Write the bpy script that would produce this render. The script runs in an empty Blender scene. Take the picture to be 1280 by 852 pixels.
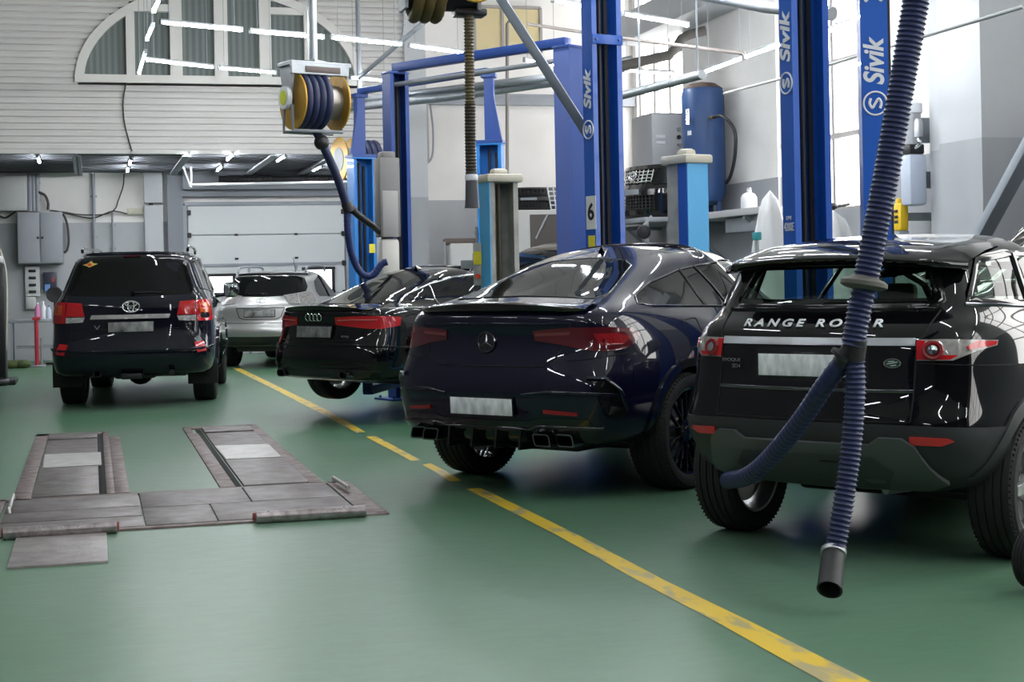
import bpy, bmesh, math, random
from mathutils import Vector as V, Matrix as Mx
from mathutils.bvhtree import BVHTree
from mathutils.geometry import delaunay_2d_cdt, intersect_point_tri
SC = bpy.context.scene
C = SC.collection
PI = math.pi
R = math.radians
rnd = random.Random(7)
# ---------------------------------------------------------------- camera model (photo treated as 1280x852)
FP, PX, PY = 1900., 640., 342.5
ROLL, YAW, EYE = R(1.15), R(15.45), 1.5
def ray(px, py):
    a = (px-PX)/FP; b = -(py-PY)/FP
    x = a*math.cos(ROLL)+b*math.sin(ROLL); y = -a*math.sin(ROLL)+b*math.cos(ROLL)
    return V((x*math.cos(YAW)+math.sin(YAW), -x*math.sin(YAW)+math.cos(YAW), y))
def P(px, py, d): return V((0, 0, EYE))+ray(px, py)*d            # point at depth d along the view
def G(px, py, z=0.):                                            # point on the level z
    r = ray(px, py); return V((0, 0, EYE))+r*((z-EYE)/r.z)
def atX(px, py, X): r = ray(px, py); return V((0, 0, EYE))+r*(X/r.x)
def atY(px, py, Y): r = ray(px, py); return V((0, 0, EYE))+r*(Y/r.y)

# ---------------------------------------------------------------- materials
MATS = {}
def mat(name, col=(.5, .5, .5), rough=.5, metal=0., coat=0., spec=.5, emit=None, estr=0., trans=0., var=0., vscale=6., bump=0., bscale=80., vcol=None, coatr=.03, ior=1.45, stretch=(1,1,1)):
    """procedural principled material; var mixes col with vcol by noise, bump adds fine relief"""
    if name in MATS: return MATS[name]
    m = bpy.data.materials.new(name); m.use_nodes = True
    nt = m.node_tree; b = nt.nodes['Principled BSDF']
    b.inputs['Base Color'].default_value = (*col, 1)
    b.inputs['Roughness'].default_value = rough; b.inputs['Metallic'].default_value = metal
    b.inputs['Coat Weight'].default_value = coat; b.inputs['Coat Roughness'].default_value = coatr
    b.inputs['Specular IOR Level'].default_value = spec; b.inputs['IOR'].default_value = ior
    b.inputs['Transmission Weight'].default_value = trans
    if emit: b.inputs['Emission Color'].default_value = (*emit, 1); b.inputs['Emission Strength'].default_value = estr
    if var or bump:
        tc = nt.nodes.new('ShaderNodeTexCoord'); mp = nt.nodes.new('ShaderNodeMapping'); mp.inputs['Scale'].default_value = stretch
        nt.links.new(tc.outputs['Object'], mp.inputs['Vector'])
    if var:
        n = nt.nodes.new('ShaderNodeTexNoise'); n.inputs['Scale'].default_value = vscale; n.inputs['Detail'].default_value = 6
        r = nt.nodes.new('ShaderNodeValToRGB'); r.color_ramp.elements[0].position = .5-.3*var; r.color_ramp.elements[1].position = .5+.3
        r.color_ramp.elements[0].color = (*col, 1); r.color_ramp.elements[1].color = (*(vcol or tuple(c*(1-.6*var) for c in col)), 1)
        nt.links.new(mp.outputs[0], n.inputs['Vector']); nt.links.new(n.outputs['Fac'], r.inputs[0]); nt.links.new(r.outputs[0], b.inputs['Base Color'])
        a = nt.nodes.new('ShaderNodeMath'); a.operation = 'MULTIPLY_ADD'; a.inputs[1].default_value = .25*var; a.inputs[2].default_value = max(0, rough-.1*var)
        nt.links.new(n.outputs['Fac'], a.inputs[0]); nt.links.new(a.outputs[0], b.inputs['Roughness'])
    if bump:
        n2 = nt.nodes.new('ShaderNodeTexNoise'); n2.inputs['Scale'].default_value = bscale; n2.inputs['Detail'].default_value = 4
        bp = nt.nodes.new('ShaderNodeBump'); bp.inputs['Strength'].default_value = bump; bp.inputs['Distance'].default_value = .01
        nt.links.new(mp.outputs[0], n2.inputs['Vector']); nt.links.new(n2.outputs['Fac'], bp.inputs['Height']); nt.links.new(bp.outputs[0], b.inputs['Normal'])
    MATS[name] = m
    return m

# ---------------------------------------------------------------- mesh building
class B:
    """collects shapes; build() links them as ONE mesh object"""
    def __init__(s): s.bm = bmesh.new()
    def _new(s, vs, fs, M=None):
        bv = [s.bm.verts.new(M @ V(v) if M else v) for v in vs]
        out = []
        for f in fs:
            try: out.append(s.bm.faces.new([bv[i] for i in f]))
            except ValueError: pass
        return bv, out
    def box(s, c, d, bev=0., M=None, seg=2):
        x, y, z = c; a, b, e = d[0]/2, d[1]/2, d[2]/2
        vs = [(x+i*a, y+j*b, z+k*e) for i in (-1, 1) for j in (-1, 1) for k in (-1, 1)]
        bv, fs = s._new(vs, [(0, 1, 3, 2), (4, 6, 7, 5), (0, 4, 5, 1), (2, 3, 7, 6), (0, 2, 6, 4), (1, 5, 7, 3)], M)
        if bev:
            es = list({e for f in fs for e in f.edges})
            bmesh.ops.bevel(s.bm, geom=es, offset=min(bev, .49*min(d)), segments=seg, affect='EDGES', profile=.5)
        return s
    def bar(s, p0, p1, w, h, up=(0, 0, 1), bev=0.):
        """square bar between two points"""
        p0, p1 = V(p0), V(p1); x = p1-p0; L = x.length; x.normalize(); u = V(up)
        if abs(x.dot(u)) > .98: u = V((0, 1, 0))
        y = u.cross(x).normalized(); z = x.cross(y)
        M = Mx((x, y, z)).transposed().to_4x4(); M.translation = (p0+p1)/2
        return s.box((0, 0, 0), (L, w, h), bev, M)
    def lathe(s, prof, M=None, seg=32, closed=False, a0=0., a1=2*PI):
        """profile of (r, z) turned about z"""
        full = abs(a1-a0-2*PI) < 1e-6; n = seg if full else seg+1
        vs = []; fs = []; m = len(prof)
        for i in range(n):
            a = a0+(a1-a0)*i/seg
            for r_, z_ in prof: vs.append((r_*math.cos(a), r_*math.sin(a), z_))
        for i in range(seg):
            j = (i+1) % n
            for k in range(m if closed else m-1):
                l = (k+1) % m
                fs.append((i*m+k, j*m+k, j*m+l, i*m+l))
        if not closed and full:
            if prof[0][0] > 1e-5: fs.append([i*m for i in range(n)][::-1])
            if prof[-1][0] > 1e-5: fs.append([i*m+m-1 for i in range(n)])
        s._new(vs, fs, M); return s
    def cyl(s, p0, p1, r0, r1=None, seg=20):
        p0, p1 = V(p0), V(p1); d = p1-p0
        M = d.to_track_quat('Z', 'Y').to_matrix().to_4x4(); M.translation = p0
        r1 = r0 if r1 is None else r1
        return s.lathe([(r0, 0), (r1, d.length)], M, seg)
    def tube(s, pts, r, seg=10, closed=False, cap=True):
        pts = [V(p) for p in pts]; n = len(pts); rs = r if isinstance(r, (list, tuple)) else [r]*n
        vs = []; fs = []; nrm = None
        for i, p in enumerate(pts):
            t = (pts[(i+1) % n]-pts[i-1]) if (closed or 0 < i < n-1) else (pts[1]-pts[0] if i == 0 else pts[-1]-pts[-2])
            if t.length < 1e-9: t = V((0, 0, 1))
            t.normalize()
            if nrm is None:
                nrm = V((0, 0, 1)).cross(t)
                if nrm.length < .05: nrm = V((1, 0, 0)).cross(t)
            nrm = (nrm-t*nrm.dot(t)).normalized(); b = t.cross(nrm)
            for k in range(seg):
                a = 2*PI*k/seg; vs.append(p+(nrm*math.cos(a)+b*math.sin(a))*rs[i])
        for i in range(n if closed else n-1):
            j = (i+1) % n
            for k in range(seg):
                l = (k+1) % seg; fs.append((i*seg+k, i*seg+l, j*seg+l, j*seg+k))
        if cap and not closed: fs.append(list(range(seg))[::-1]); fs.append([(n-1)*seg+k for k in range(seg)])
        s._new(vs, fs); return s
    def prism(s, poly, h0, h1, M=None, bev=0.):
        """2-D polygon (x, y) extruded from z = h0 to h1"""
        n = len(poly); vs = [(x, y, h0) for x, y in poly]+[(x, y, h1) for x, y in poly]
        fs = [list(range(n))[::-1], [n+i for i in range(n)]]+[(i, (i+1) % n, n+(i+1) % n, n+i) for i in range(n)]
        bv, f = s._new(vs, fs, M)
        if bev: bmesh.ops.bevel(s.bm, geom=list({e for q in f for e in q.edges}), offset=bev, segments=2, affect='EDGES', profile=.5)
        return s
    def sphere(s, c, r, sc=(1, 1, 1), seg=16):
        M = Mx.Translation(V(c)) @ Mx.Diagonal((*sc, 1)); n = seg//2
        return s.lathe([(max(1e-6, r*math.sin(PI*i/n)), -r*math.cos(PI*i/n)) for i in range(n+1)], M, seg)
    def grid(s, rows):
        m = len(rows[0]); vs = [p for r_ in rows for p in r_]
        s._new(vs, [(i*m+k, i*m+k+1, (i+1)*m+k+1, (i+1)*m+k) for i in range(len(rows)-1) for k in range(m-1)]); return s
    def build(s, name, m=None, parent=None, smooth=True, ang=35., loc=None, fix=True):
        if fix: bmesh.ops.recalc_face_normals(s.bm, faces=s.bm.faces)
        me = bpy.data.meshes.new(name); s.bm.to_mesh(me); s.bm.free()
        return obj(name, me, m, parent, smooth, ang, loc)
def obj(name, me, m=None, parent=None, smooth=True, ang=35., loc=None):
    for q in (m if isinstance(m, (list, tuple)) else [m]):
        if q: me.materials.append(q)
    if smooth and len(me.polygons):
        me.shade_smooth(); me.set_sharp_from_angle(angle=R(ang))
    o = bpy.data.objects.new(name, me); C.objects.link(o)
    if parent: o.parent = parent
    if loc is not None: o.location = loc
    return o
def tag(o, label=None, cat=None, group=None, kind=None):
    for k, v in (('label', label), ('category', cat), ('group', group), ('kind', kind)):
        if v: o[k] = v
    return o
def thing(name, label, cat, loc=(0, 0, 0), rotz=0., group=None):
    o = bpy.data.objects.new(name, None); C.objects.link(o); o.empty_display_size = .1
    o.location = loc; o.rotation_euler = (0, 0, rotz)
    return tag(o, label, cat, group)
def struct(o): o['kind'] = 'structure'; return o
def smooth_path(pts, n=8):
    """Catmull-Rom through the points"""
    pts = [V(p) for p in pts]; q = [2*pts[0]-pts[1]]+pts+[2*pts[-1]-pts[-2]]; out = []
    for i in range(1, len(q)-2):
        a, b, c, d = q[i-1:i+3]
        for k in range(n):
            t = k/n; out.append(.5*((2*b)+(c-a)*t+(2*a-5*b+4*c-d)*t*t+(3*b-a-3*c+d)*t**3))
    return out+[pts[-1]]
def text_mesh(txt, size, ext=.004, shear=0., bold=0.):
    cu = bpy.data.curves.new('t', 'FONT'); cu.body = txt; cu.size = size; cu.extrude = ext; cu.shear = shear; cu.offset = bold
    cu.align_x = 'CENTER'; cu.align_y = 'CENTER'
    o = bpy.data.objects.new('t', cu); C.objects.link(o)
    bpy.context.view_layer.update()
    me = bpy.data.meshes.new_from_object(o.evaluated_get(bpy.context.evaluated_depsgraph_get()))
    bpy.data.objects.remove(o); bpy.data.curves.remove(cu); me.materials.clear()
    return me

# ---------------------------------------------------------------- car bodies: feature-line loops, subdivided
def lerp(a, b, t): return a+(b-a)*t
def knots(v, t):
    if not isinstance(v, (list, tuple)): return v
    n = len(v)-1; i = min(int(t*n), n-1); return lerp(v[i], v[i+1], t*n-i)
NS = 9
def lp(xr, xf, W, Z, br=.15, bf=.3, cr=.22, cf=.35):
    """half loop rear centre -> side -> front centre; W, Z: values from rear to front along the side; br/bf: bow of the ends, cr/cf: corner lengths"""
    wr, wf = knots(W, 0), knots(W, 1); zr, zf = knots(Z, 0), knots(Z, 1); out = []
    for f, k in ((0, 0), (.4, .12), (.72, .42), (.93, .86)): out.append(V((xr+br*k, wr*f, zr)))
    x0 = xr+br+cr; x1 = xf-bf-cf
    for i in range(NS): t = i/(NS-1); out.append(V((lerp(x0, x1, t), knots(W, t), knots(Z, t))))
    for f, k in ((.93, .86), (.72, .42), (.4, .12), (0, 0)): out.append(V((xf-bf*k, wf*f, zf)))
    return out
def cage(loops, levels=3):
    bm = bmesh.new(); M = len(loops[0]); rings = []
    for L in loops:
        a = [bm.verts.new(p) for p in L]
        b = [bm.verts.new((p.x, -p.y, p.z)) for p in L[1:-1]]
        rings.append((a, [a[0]]+b+[a[-1]]))
    for (a0, b0), (a1, b1) in zip(rings, rings[1:]):
        for i in range(M-1):
            bm.faces.new((a0[i+1], a0[i], a1[i], a1[i+1])); bm.faces.new((b0[i], b0[i+1], b1[i+1], b1[i]))
    for (a, b), flip in ((rings[0], 1), (rings[-1], 0)):
        for i in range(M-1):
            f = [a[i], a[i+1], b[i+1], b[i]]
            f = [v for k, v in enumerate(f) if v not in f[:k]]
            bm.faces.new(f[::-1] if flip else f)
    bmesh.ops.recalc_face_normals(bm, faces=bm.faces)
    me = bpy.data.meshes.new('body'); bm.to_mesh(me); bm.free()
    o = bpy.data.objects.new('tmp', me); C.objects.link(o)
    s = o.modifiers.new('s', 'SUBSURF'); s.levels = levels; s.render_levels = levels
    return o
def bake(o):
    bpy.context.view_layer.update(); dg = bpy.context.evaluated_depsgraph_get()
    me = bpy.data.meshes.new_from_object(o.evaluated_get(dg), depsgraph=dg)
    me.materials.clear(); return me
class Car:
    def __init__(s, name, label, cat, loops, rear, psi, arches, paint, z=0., pitch=0., levels=3, well=None, group=None):
        """rear: world point under the rear bumper centre; psi: heading clockwise from +Y; arches: (x, z, radius, y_in)"""
        s.root = thing(name, label, cat, (rear[0], rear[1], z), PI/2-R(psi), group)
        s.root.rotation_euler[1] = pitch
        o = cage(loops, levels); base = bake(o)
        s.verts = [v.co.copy() for v in base.vertices]; s.nors = [v.normal.copy() for v in base.vertices]
        s.polys = [list(p.vertices) for p in base.polygons]
        s.bvh = BVHTree.FromPolygons(s.verts, s.polys)
        if arches:
            b = B()
            for x, zz, r, yi in arches:
                for sg in (-1, 1): b.cyl((x, sg*yi, zz), (x, sg*1.4, zz), r, seg=56)
            cut = b.build('cut', None)
            md = o.modifiers.new('b', 'BOOLEAN'); md.operation = 'DIFFERENCE'; md.object = cut; md.solver = 'EXACT'
            me = bake(o); bpy.data.objects.remove(cut)
        else: me = base
        bpy.data.objects.remove(o)
        s.body = obj('body', me, [paint, well or mat('wheel_well', (.008, .008, .009), .9)], s.root, ang=50)
        for p in me.polygons:
            c = p.center
            for x, zz, r, yi in arches or ():
                d = math.hypot(c.x-x, c.z-zz)
                if d < r+.003 and abs(c.y) > yi-.01 and (d > r-.02 or abs(abs(c.y)-yi) < .01) and not (abs(p.normal.y) > .5 and abs(abs(c.y)-yi) > .01): p.material_index = 1
    # --- mappers: 2-D (or rough 3-D) -> ray
    def mapper(s, view):
        if view == 'rear': return (lambda p: p, lambda q: (V((-3, q[0], q[1])), V((1, 0, 0))))
        if view == 'front': return (lambda p: p, lambda q: (V((9, q[0], q[1])), V((-1, 0, 0))))
        if view == 'right': return (lambda p: p, lambda q: (V((q[0], -3, q[1])), V((0, 1, 0))))
        if view == 'left': return (lambda p: p, lambda q: (V((q[0], 3, q[1])), V((0, -1, 0))))
        if view == 'top': return (lambda p: p, lambda q: (V((q[0], q[1], 4)), V((0, 0, -1))))
        x0 = view[1]                     # ('wrap', x0): horizontal rays towards the axis (x0, 0)
        def to(p): return (math.atan2(p[1], -(p[0]-x0))*.8, p[2])
        def rr(q):
            a = q[0]/.8; d = V((-math.cos(a), math.sin(a), 0)); return (V((x0, 0, q[1]))+d*4, -d)
        return to, rr
    def hit(s, o, d):
        p, n, i, _ = s.bvh.ray_cast(o, d)
        if p is None:
            p, n, i, _ = s.bvh.find_nearest(o+d*3)
        w = 0; nn = V((0, 0, 0))
        for v in s.polys[i]:
            k = 1/((s.verts[v]-p).length_squared+1e-6); nn += s.nors[v]*k
        return p, nn.normalized()
    def on(s, view, p, off=0.):
        to, rr = s.mapper(view); h, n = s.hit(*rr(to(p))); return h+n*off, n
    def decal(s, name, view, poly, m, off=.004, thick=.008, res=.04, parent=None, rnd_=0., mirror=False, label=None):
        """a panel that follows the body: polygon projected on it, given thickness"""
        to, rr = s.mapper(view); q = [V(to(p)) for p in poly]
        q = [V((p[0], p[1])) for p in q]
        if rnd_: q = round_poly(q, rnd_)
        pts = []; n = len(q)
        for i in range(n):
            a, b = q[i], q[(i+1) % n]; k = max(1, int((b-a).length/res+.5))
            pts += [a.lerp(b, j/k) for j in range(k)]
        nb = len(pts); xs = [p.x for p in pts]; ys = [p.y for p in pts]
        gx = min(xs)+res*.5
        while gx < max(xs):
            gy = min(ys)+res*.5
            while gy < max(ys):
                g = V((gx, gy))
                if inside(g, pts) and min((g-p).length for p in pts) > res*.45: pts.append(g)
                gy += res
            gx += res
        vs, es, fs, *_ = delaunay_2d_cdt(pts, [], [list(range(nb))], 1, 1e-6)
        b = B(); top = []; bot = []
        for p in vs:
            h, nn = s.hit(*rr((p.x, p.y)))
            top.append(b.bm.verts.new(h+nn*off)); bot.append(b.bm.verts.new(h+nn*(off-thick)))
        cnt = {}
        for f in fs:
            b.bm.faces.new([top[i] for i in f]); b.bm.faces.new([bot[i] for i in f][::-1])
            for i in range(3):
                e = (f[i], f[(i+1) % 3]); cnt[e] = cnt.get(e, 0)+1
        for (i, j) in cnt:
            if (j, i) not in cnt: b.bm.faces.new((top[j], top[i], bot[i], bot[j]))
        o = b.build(name, m, parent or s.body, ang=45)
        if label: o['label'] = label
        if mirror:
            mp = [(p[0], -p[1], p[2]) if len(p) == 3 else ((-p[0], p[1]) if view in ('rear', 'front') else ((p[0], -p[1]) if view == 'top' else p)) for p in poly]
            v2 = {'right': 'left', 'left': 'right'}.get(view, view)
            return o, s.decal(name, v2, mp, m, off, thick, res, parent, rnd_, label=label)
        return o
    def bead(s, name, view, path, m, r=.008, off=0., closed=False, step=.04, parent=None, mirror=False, seg=6, rnd_=0.):
        """a moulding or gap line that follows the body"""
        def one(v, pth):
            to, rr = s.mapper(v); q = [V(to(p)[:2]) for p in pth]
            if rnd_ and closed: q = round_poly(q, rnd_)
            pts = []; n = len(q)
            for i in range(n if closed else n-1):
                a, b_ = q[i], q[(i+1) % n]; k = max(1, int((b_-a).length/step+.5)); pts += [a.lerp(b_, j/k) for j in range(k)]
            if not closed: pts.append(q[-1])
            out = []
            for p in pts:
                h, nn = s.hit(*rr((p.x, p.y))); out.append(h+nn*off)
            b.tube(out, r, seg, closed)
        b = B(); one(view, path); o = b.build(name, m, parent or s.body, ang=60)
        if mirror:
            b = B(); mp = [(p[0], -p[1], p[2]) if len(p) == 3 else ((-p[0], p[1]) if view in ('rear', 'front') else ((p[0], -p[1]) if view == 'top' else p)) for p in path]
            one({'right': 'left', 'left': 'right'}.get(view, view), mp); b.build(name, m, parent or s.body, ang=60)
        return o
    def open_up(s, wins, keep=.03):
        """cuts the window openings out of the body shell"""
        bm = bmesh.new(); bm.from_mesh(s.body.data); dead = []
        for f in bm.faces:
            c = f.calc_center_median(); n = f.normal
            for view, poly in wins:
                if view == 'rear': q = (c.y, c.z); ok = n.x < -.15
                elif view == 'front': q = (c.y, c.z); ok = n.x > .15 and c.x > 1.5
                else: q = (c.x, c.z); ok = abs(n.y) > .3 and (c.y < 0) == (view == 'right')
                if ok and inside(q, poly) and min(edge_d(q, poly[i-1], poly[i]) for i in range(len(poly))) > keep: dead.append(f); break
        bmesh.ops.delete(bm, geom=dead, context='FACES'); bm.to_mesh(s.body.data); bm.free()
    def text(s, name, view, txt, at, size, m, shear=0., stretch=1., off=.004, bold=0., parent=None):
        me = text_mesh(txt, size, .003, shear, bold); to, rr = s.mapper(view)
        sg = -1 if view in ('rear',) else 1
        for v in me.vertices:
            h, n = s.hit(*rr((at[0]+sg*v.co.x*stretch, at[1]+v.co.y))); v.co = h+n*(off+v.co.z)
        return obj(name, me, m, parent or s.body, smooth=False)
def edge_d(p, a, b):
    p, a, b = V(p[:2]), V(a[:2]), V(b[:2]); d = b-a; t = max(0, min(1, (p-a).dot(d)/max(1e-9, d.length_squared))); return (a+d*t-p).length
def inside(p, poly):
    c = False; n = len(poly)
    for i in range(n):
        a, b = poly[i], poly[i-1]
        if (a[1] > p[1]) != (b[1] > p[1]) and p[0] < (b[0]-a[0])*(p[1]-a[1])/(b[1]-a[1]+1e-12)+a[0]: c = not c
    return c
def round_poly(q, r, n=4):
    out = []
    for i in range(len(q)):
        a, b, c = q[i-1], q[i], q[(i+1) % len(q)]
        u, w = (a-b), (c-b); k = min(r, u.length*.45, w.length*.45)
        s0, s1 = b+u.normalized()*k, b+w.normalized()*k
        for j in range(n+1):
            t = j/n; out.append(s0*(1-t)**2+b*2*t*(1-t)+s1*t*t)
    return out
# ================================================================ materials of the place
WHITE = mat('wall_white', (.76, .74, .72), .75, var=.15, vscale=1.3)
GREYP = mat('wall_grey', (.40, .41, .43), .65, var=.2, vscale=1.5)
PIER = mat('pier_grey_white', (.52, .53, .55), .6, var=.12, vscale=1.2)
SIDE = mat('siding', (.62, .60, .585), .5, var=.1, vscale=1.5)
DARKC = mat('soffit_steel', (.09, .095, .11), .6, var=.3, vscale=2)
PVC = mat('window_pvc', (.68, .66, .63), .35)
STEEL = mat('steel', (.45, .46, .48), .38, .85, var=.2, vscale=8)
GALV = mat('galvanised', (.36, .38, .40), .42, .7, var=.25, vscale=14)
GREYMETAL = mat('grey_paint_metal', (.28, .3, .33), .45, var=.15, vscale=5)
BLACKM = mat('black_metal', (.015, .015, .017), .4)
RUBBER = mat('rubber', (.012, .012, .013), .72, bump=.15, bscale=60)
PLAST = mat('black_plastic', (.018, .019, .021), .5, bump=.1, bscale=300)
DIRTSTEEL = mat('worn_steel_plate', (.20, .18, .185), .42, .55, var=.6, vscale=7, vcol=(.11, .085, .08), bump=.25, bscale=35)
BRIGHTPL = mat('bright_steel_plate', (.52, .51, .50), .4, .5, var=.4, vscale=9, vcol=(.38, .36, .34), bump=.15, bscale=50)
YEL = mat('yellow_paint', (.62, .38, .05), .45, var=.25, vscale=5)
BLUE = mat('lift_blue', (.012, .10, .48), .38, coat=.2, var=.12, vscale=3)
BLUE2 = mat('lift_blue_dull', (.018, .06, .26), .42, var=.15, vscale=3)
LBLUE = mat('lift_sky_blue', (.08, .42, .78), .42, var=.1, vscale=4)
LITBL = mat('pale_blue_steel', (.10, .15, .42), .45)
CREAM = mat('cream_cap', (.55, .52, .43), .5, var=.2, vscale=9)
LED = mat('led_tube', (.9, .95, 1), .4, emit=(.93, .97, 1.), estr=75.)
DAY = mat('daylight_pane', (.8, .8, .8), .25, emit=(1., .985, .96), estr=3.6)
DAY2 = mat('daylight_pane_far', (.8, .8, .8), .25, emit=(.97, .985, 1.), estr=2.2)  # glow of the added left wall windows
WTXT = mat('white_lettering', (.75, .76, .8), .4)
CHROME = mat('chrome', (.75, .75, .76), .12, 1.)
# ---------------------------------------------------------------- floor material: worn green epoxy
def floor_mat():
    m = bpy.data.materials.new('green_epoxy_floor'); m.use_nodes = True; nt = m.node_tree; L = nt.links.new; N = nt.nodes.new
    b = nt.nodes['Principled BSDF']; tc = N('ShaderNodeTexCoord')
    def noise(sc, det=5, rough=.55):
        n = N('ShaderNodeTexNoise'); n.inputs['Scale'].default_value = sc; n.inputs['Detail'].default_value = det; n.inputs['Roughness'].default_value = rough
        L(tc.outputs['Object'], n.inputs['Vector']); return n.outputs['Fac']
    def ramp(f, a, b_, p0=.4, p1=.6):
        r = N('ShaderNodeValToRGB'); r.color_ramp.elements[0].position = p0; r.color_ramp.elements[1].position = p1
        r.color_ramp.elements[0].color = (*a, 1); r.color_ramp.elements[1].color = (*b_, 1); L(f, r.inputs[0]); return r.outputs[0]
    def mix(f, a, b_):
        x = N('ShaderNodeMix'); x.data_type = 'RGBA'; L(f, x.inputs[0]); L(a, x.inputs[6]); L(b_, x.inputs[7]); return x.outputs[2]
    base = ramp(noise(.5, 2), (.052, .16, .074), (.09, .195, .115), .3, .7)
    wear = ramp(noise(.25, 2), (.108, .20, .138), (.152, .23, .18), .3, .75)
    c = mix(ramp(noise(.16, 2), (0, 0, 0), (1, 1, 1), .38, .66), base, wear)
    # fine trodden streaks and dull scuffs
    mp = N('ShaderNodeMapping'); mp.inputs['Scale'].default_value = (3.2, 9., 1.); mp.inputs['Rotation'].default_value = (0, 0, .35); L(tc.outputs['Object'], mp.inputs['Vector'])
    n2 = N('ShaderNodeTexNoise'); n2.inputs['Scale'].default_value = 1.6; n2.inputs['Detail'].default_value = 9; n2.inputs['Roughness'].default_value = .72; L(mp.outputs[0], n2.inputs['Vector'])
    dirt = N('ShaderNodeRGB'); dirt.outputs[0].default_value = (.16, .17, .14, 1)
    c = mix(ramp(n2.outputs['Fac'], (0, 0, 0), (.42, .42, .42), .46, .82), c, dirt.outputs[0])
    dark = N('ShaderNodeRGB'); dark.outputs[0].default_value = (.04, .10, .06, 1)
    c = mix(ramp(noise(3.1, 8, .75), (0, 0, 0), (.5, .5, .5), .58, .85), c, dark.outputs[0]); L(c, b.inputs['Base Color'])
    ma = N('ShaderNodeMath'); ma.operation = 'MULTIPLY_ADD'; ma.inputs[1].default_value = .16; ma.inputs[2].default_value = .27; L(n2.outputs['Fac'], ma.inputs[0]); L(ma.outputs[0], b.inputs['Roughness'])
    b.inputs['Specular IOR Level'].default_value = .4
    return m
# ================================================================ room shell (X right, Y away, camera at 0, 0, 1.5)
XL, XR, YN, YB, YS, YW, ZC = -6.5, 9.9, -9., 31., 26., 27., 8.2
XC = 5.45                                   # where the low bay ends and the white wall starts
BAND, BANDR = 2.68, 2.87
ZS = 3.69                                   # soffit
b = B(); b.box(((XL+XR)/2, (YN+YB)/2, -.1), (XR-XL+.6, YB-YN+.6, .2)); struct(b.build('floor', floor_mat()))
b = B(); b.box(((XL+XR)/2, (YN+YS)/2+.5, ZC+.1), (XR-XL+.6, YS-YN+1.6, .2)); struct(b.build('ceiling', mat('ceiling_paint', (.62, .62, .62), .7)))
def twotone(name, lo, hi, a, c, zs, hor):
    """wall slab painted grey below the band; hor: 'x' wall runs along X at Y=a"""
    b = B()
    for z0, z1 in ((0, zs), (zs, c)):
        if hor == 'x': b.box(((lo+hi)/2, a+.1, (z0+z1)/2), (hi-lo, .2, z1-z0))
        else: b.box((a, (lo+hi)/2, (z0+z1)/2), (.2, hi-lo, z1-z0))
    o = b.build(name, [WHITE, GREYP], smooth=False)
    for p in o.data.polygons: p.material_index = 1 if p.center.z < zs-.001 else 0
    return struct(o)
twotone('wall_back', XL-.1, XC+.1, YB, ZS+.2, BAND, 'x')
twotone('wall_far', XC, XR+.2, YW, ZC, BANDR, 'x')
b = B(); b.box((XL-.1, (YN+YB)/2, ZC/2), (.2, YB-YN, ZC)); struct(b.build('wall_left', mat('left_wall_grey', (.10, .10, .105), .8), smooth=False))
b = B(); b.box(((XL+XR)/2, YN-.1, ZC/2), (XR-XL+.4, .2, ZC)); struct(b.build('wall_near', mat('near_wall_dark', (.03, .031, .033), .8), smooth=False))
# side wall of the low bay
twotone('wall_bay', YW+.2, YB, XC+.1, ZS, BAND, 'y')
b = B(); b.box(((XL+XC)/2, (YS+YB)/2, ZS+.12), (XC-XL, YB-YS, .22))
for i in range(14): y = YS+.25+i*.36; b.box(((XL+XC)/2, y, ZS-.01), (XC-XL, .12, .045))
struct(b.build('ceiling_bay', DARKC, smooth=False))
# right wall with two openings in view (W1 near the far corner, W2 behind the lift posts)
W1 = (24.5, 26.8, 3.3, 7.4); W2 = (17.5, 20.8, 2.3, 7.4); W3 = (6.8, 9.2, .9, 7.4)  # W3 is unseen, placed and sized for bright reflections on the compact SUV
b = B()
def pane_wall(b, x, ys, wins, zs, t=.3):
    ycur = ys[0]
    for y0, y1, z0, z1 in sorted(wins):
        b.box((x, (ycur+y0)/2, zs[1]/2), (t, y0-ycur, zs[1])); b.box((x, (y0+y1)/2, z0/2), (t, y1-y0, z0)); b.box((x, (y0+y1)/2, (z1+zs[1])/2), (t, y1-y0, zs[1]-z1)); ycur = y1
    b.box((x, (ycur+ys[1])/2, zs[1]/2), (t, ys[1]-ycur, zs[1]))
pane_wall(b, XR+.15, (YN, YW+.2), (W1, W2, W3, (-5, 3, 2.4, 7.4)), (0, ZC))
bm = b.bm; bmesh.ops.bisect_plane(bm, geom=bm.verts[:]+bm.edges[:]+bm.faces[:], plane_co=(0, 0, BANDR), plane_no=(0, 0, 1))
o = b.build('wall_right', [WHITE, mat('wall_grey_dark', (.31, .32, .34), .6)], smooth=False)  # same grey paint, darkened: the shade of this wall is in the colour
for p in o.data.polygons: p.material_index = 1 if p.center.z < BANDR-.001 else 0
struct(o)
FRAMEW = mat('window_frame_grey', (.33, .31, .30), .5)
def side_window(name, w, x, nx, nz, m=DAY, xi=-1):
    y0, y1, z0, z1 = w
    b = B(); b.box((x+.16*-xi, (y0+y1)/2, (z0+z1)/2), (.02, y1-y0, z1-z0)); p = struct(b.build(name, m, smooth=False))
    f = B()
    for i in range(nx+1): f.box((x+.1*-xi, lerp(y0, y1, i/nx), (z0+z1)/2), (.08, .07, z1-z0))
    for k in range(nz+1): f.box((x+.1*-xi, (y0+y1)/2, lerp(z0, z1, k/nz)), (.09, y1-y0, .07))
    f.build('window_frame', FRAMEW, p, smooth=False)
    return p
side_window('window_2', W1, XR, 3, 2)
side_window('window_3', W2, XR, 2, 5)
side_window('window_4', W3, XR, 3, 6)
side_window('window_5', (-5, 3, 2.4, 7.4), XR, 5, 3)  # unseen glowing pane on the right wall beside the camera
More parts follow.
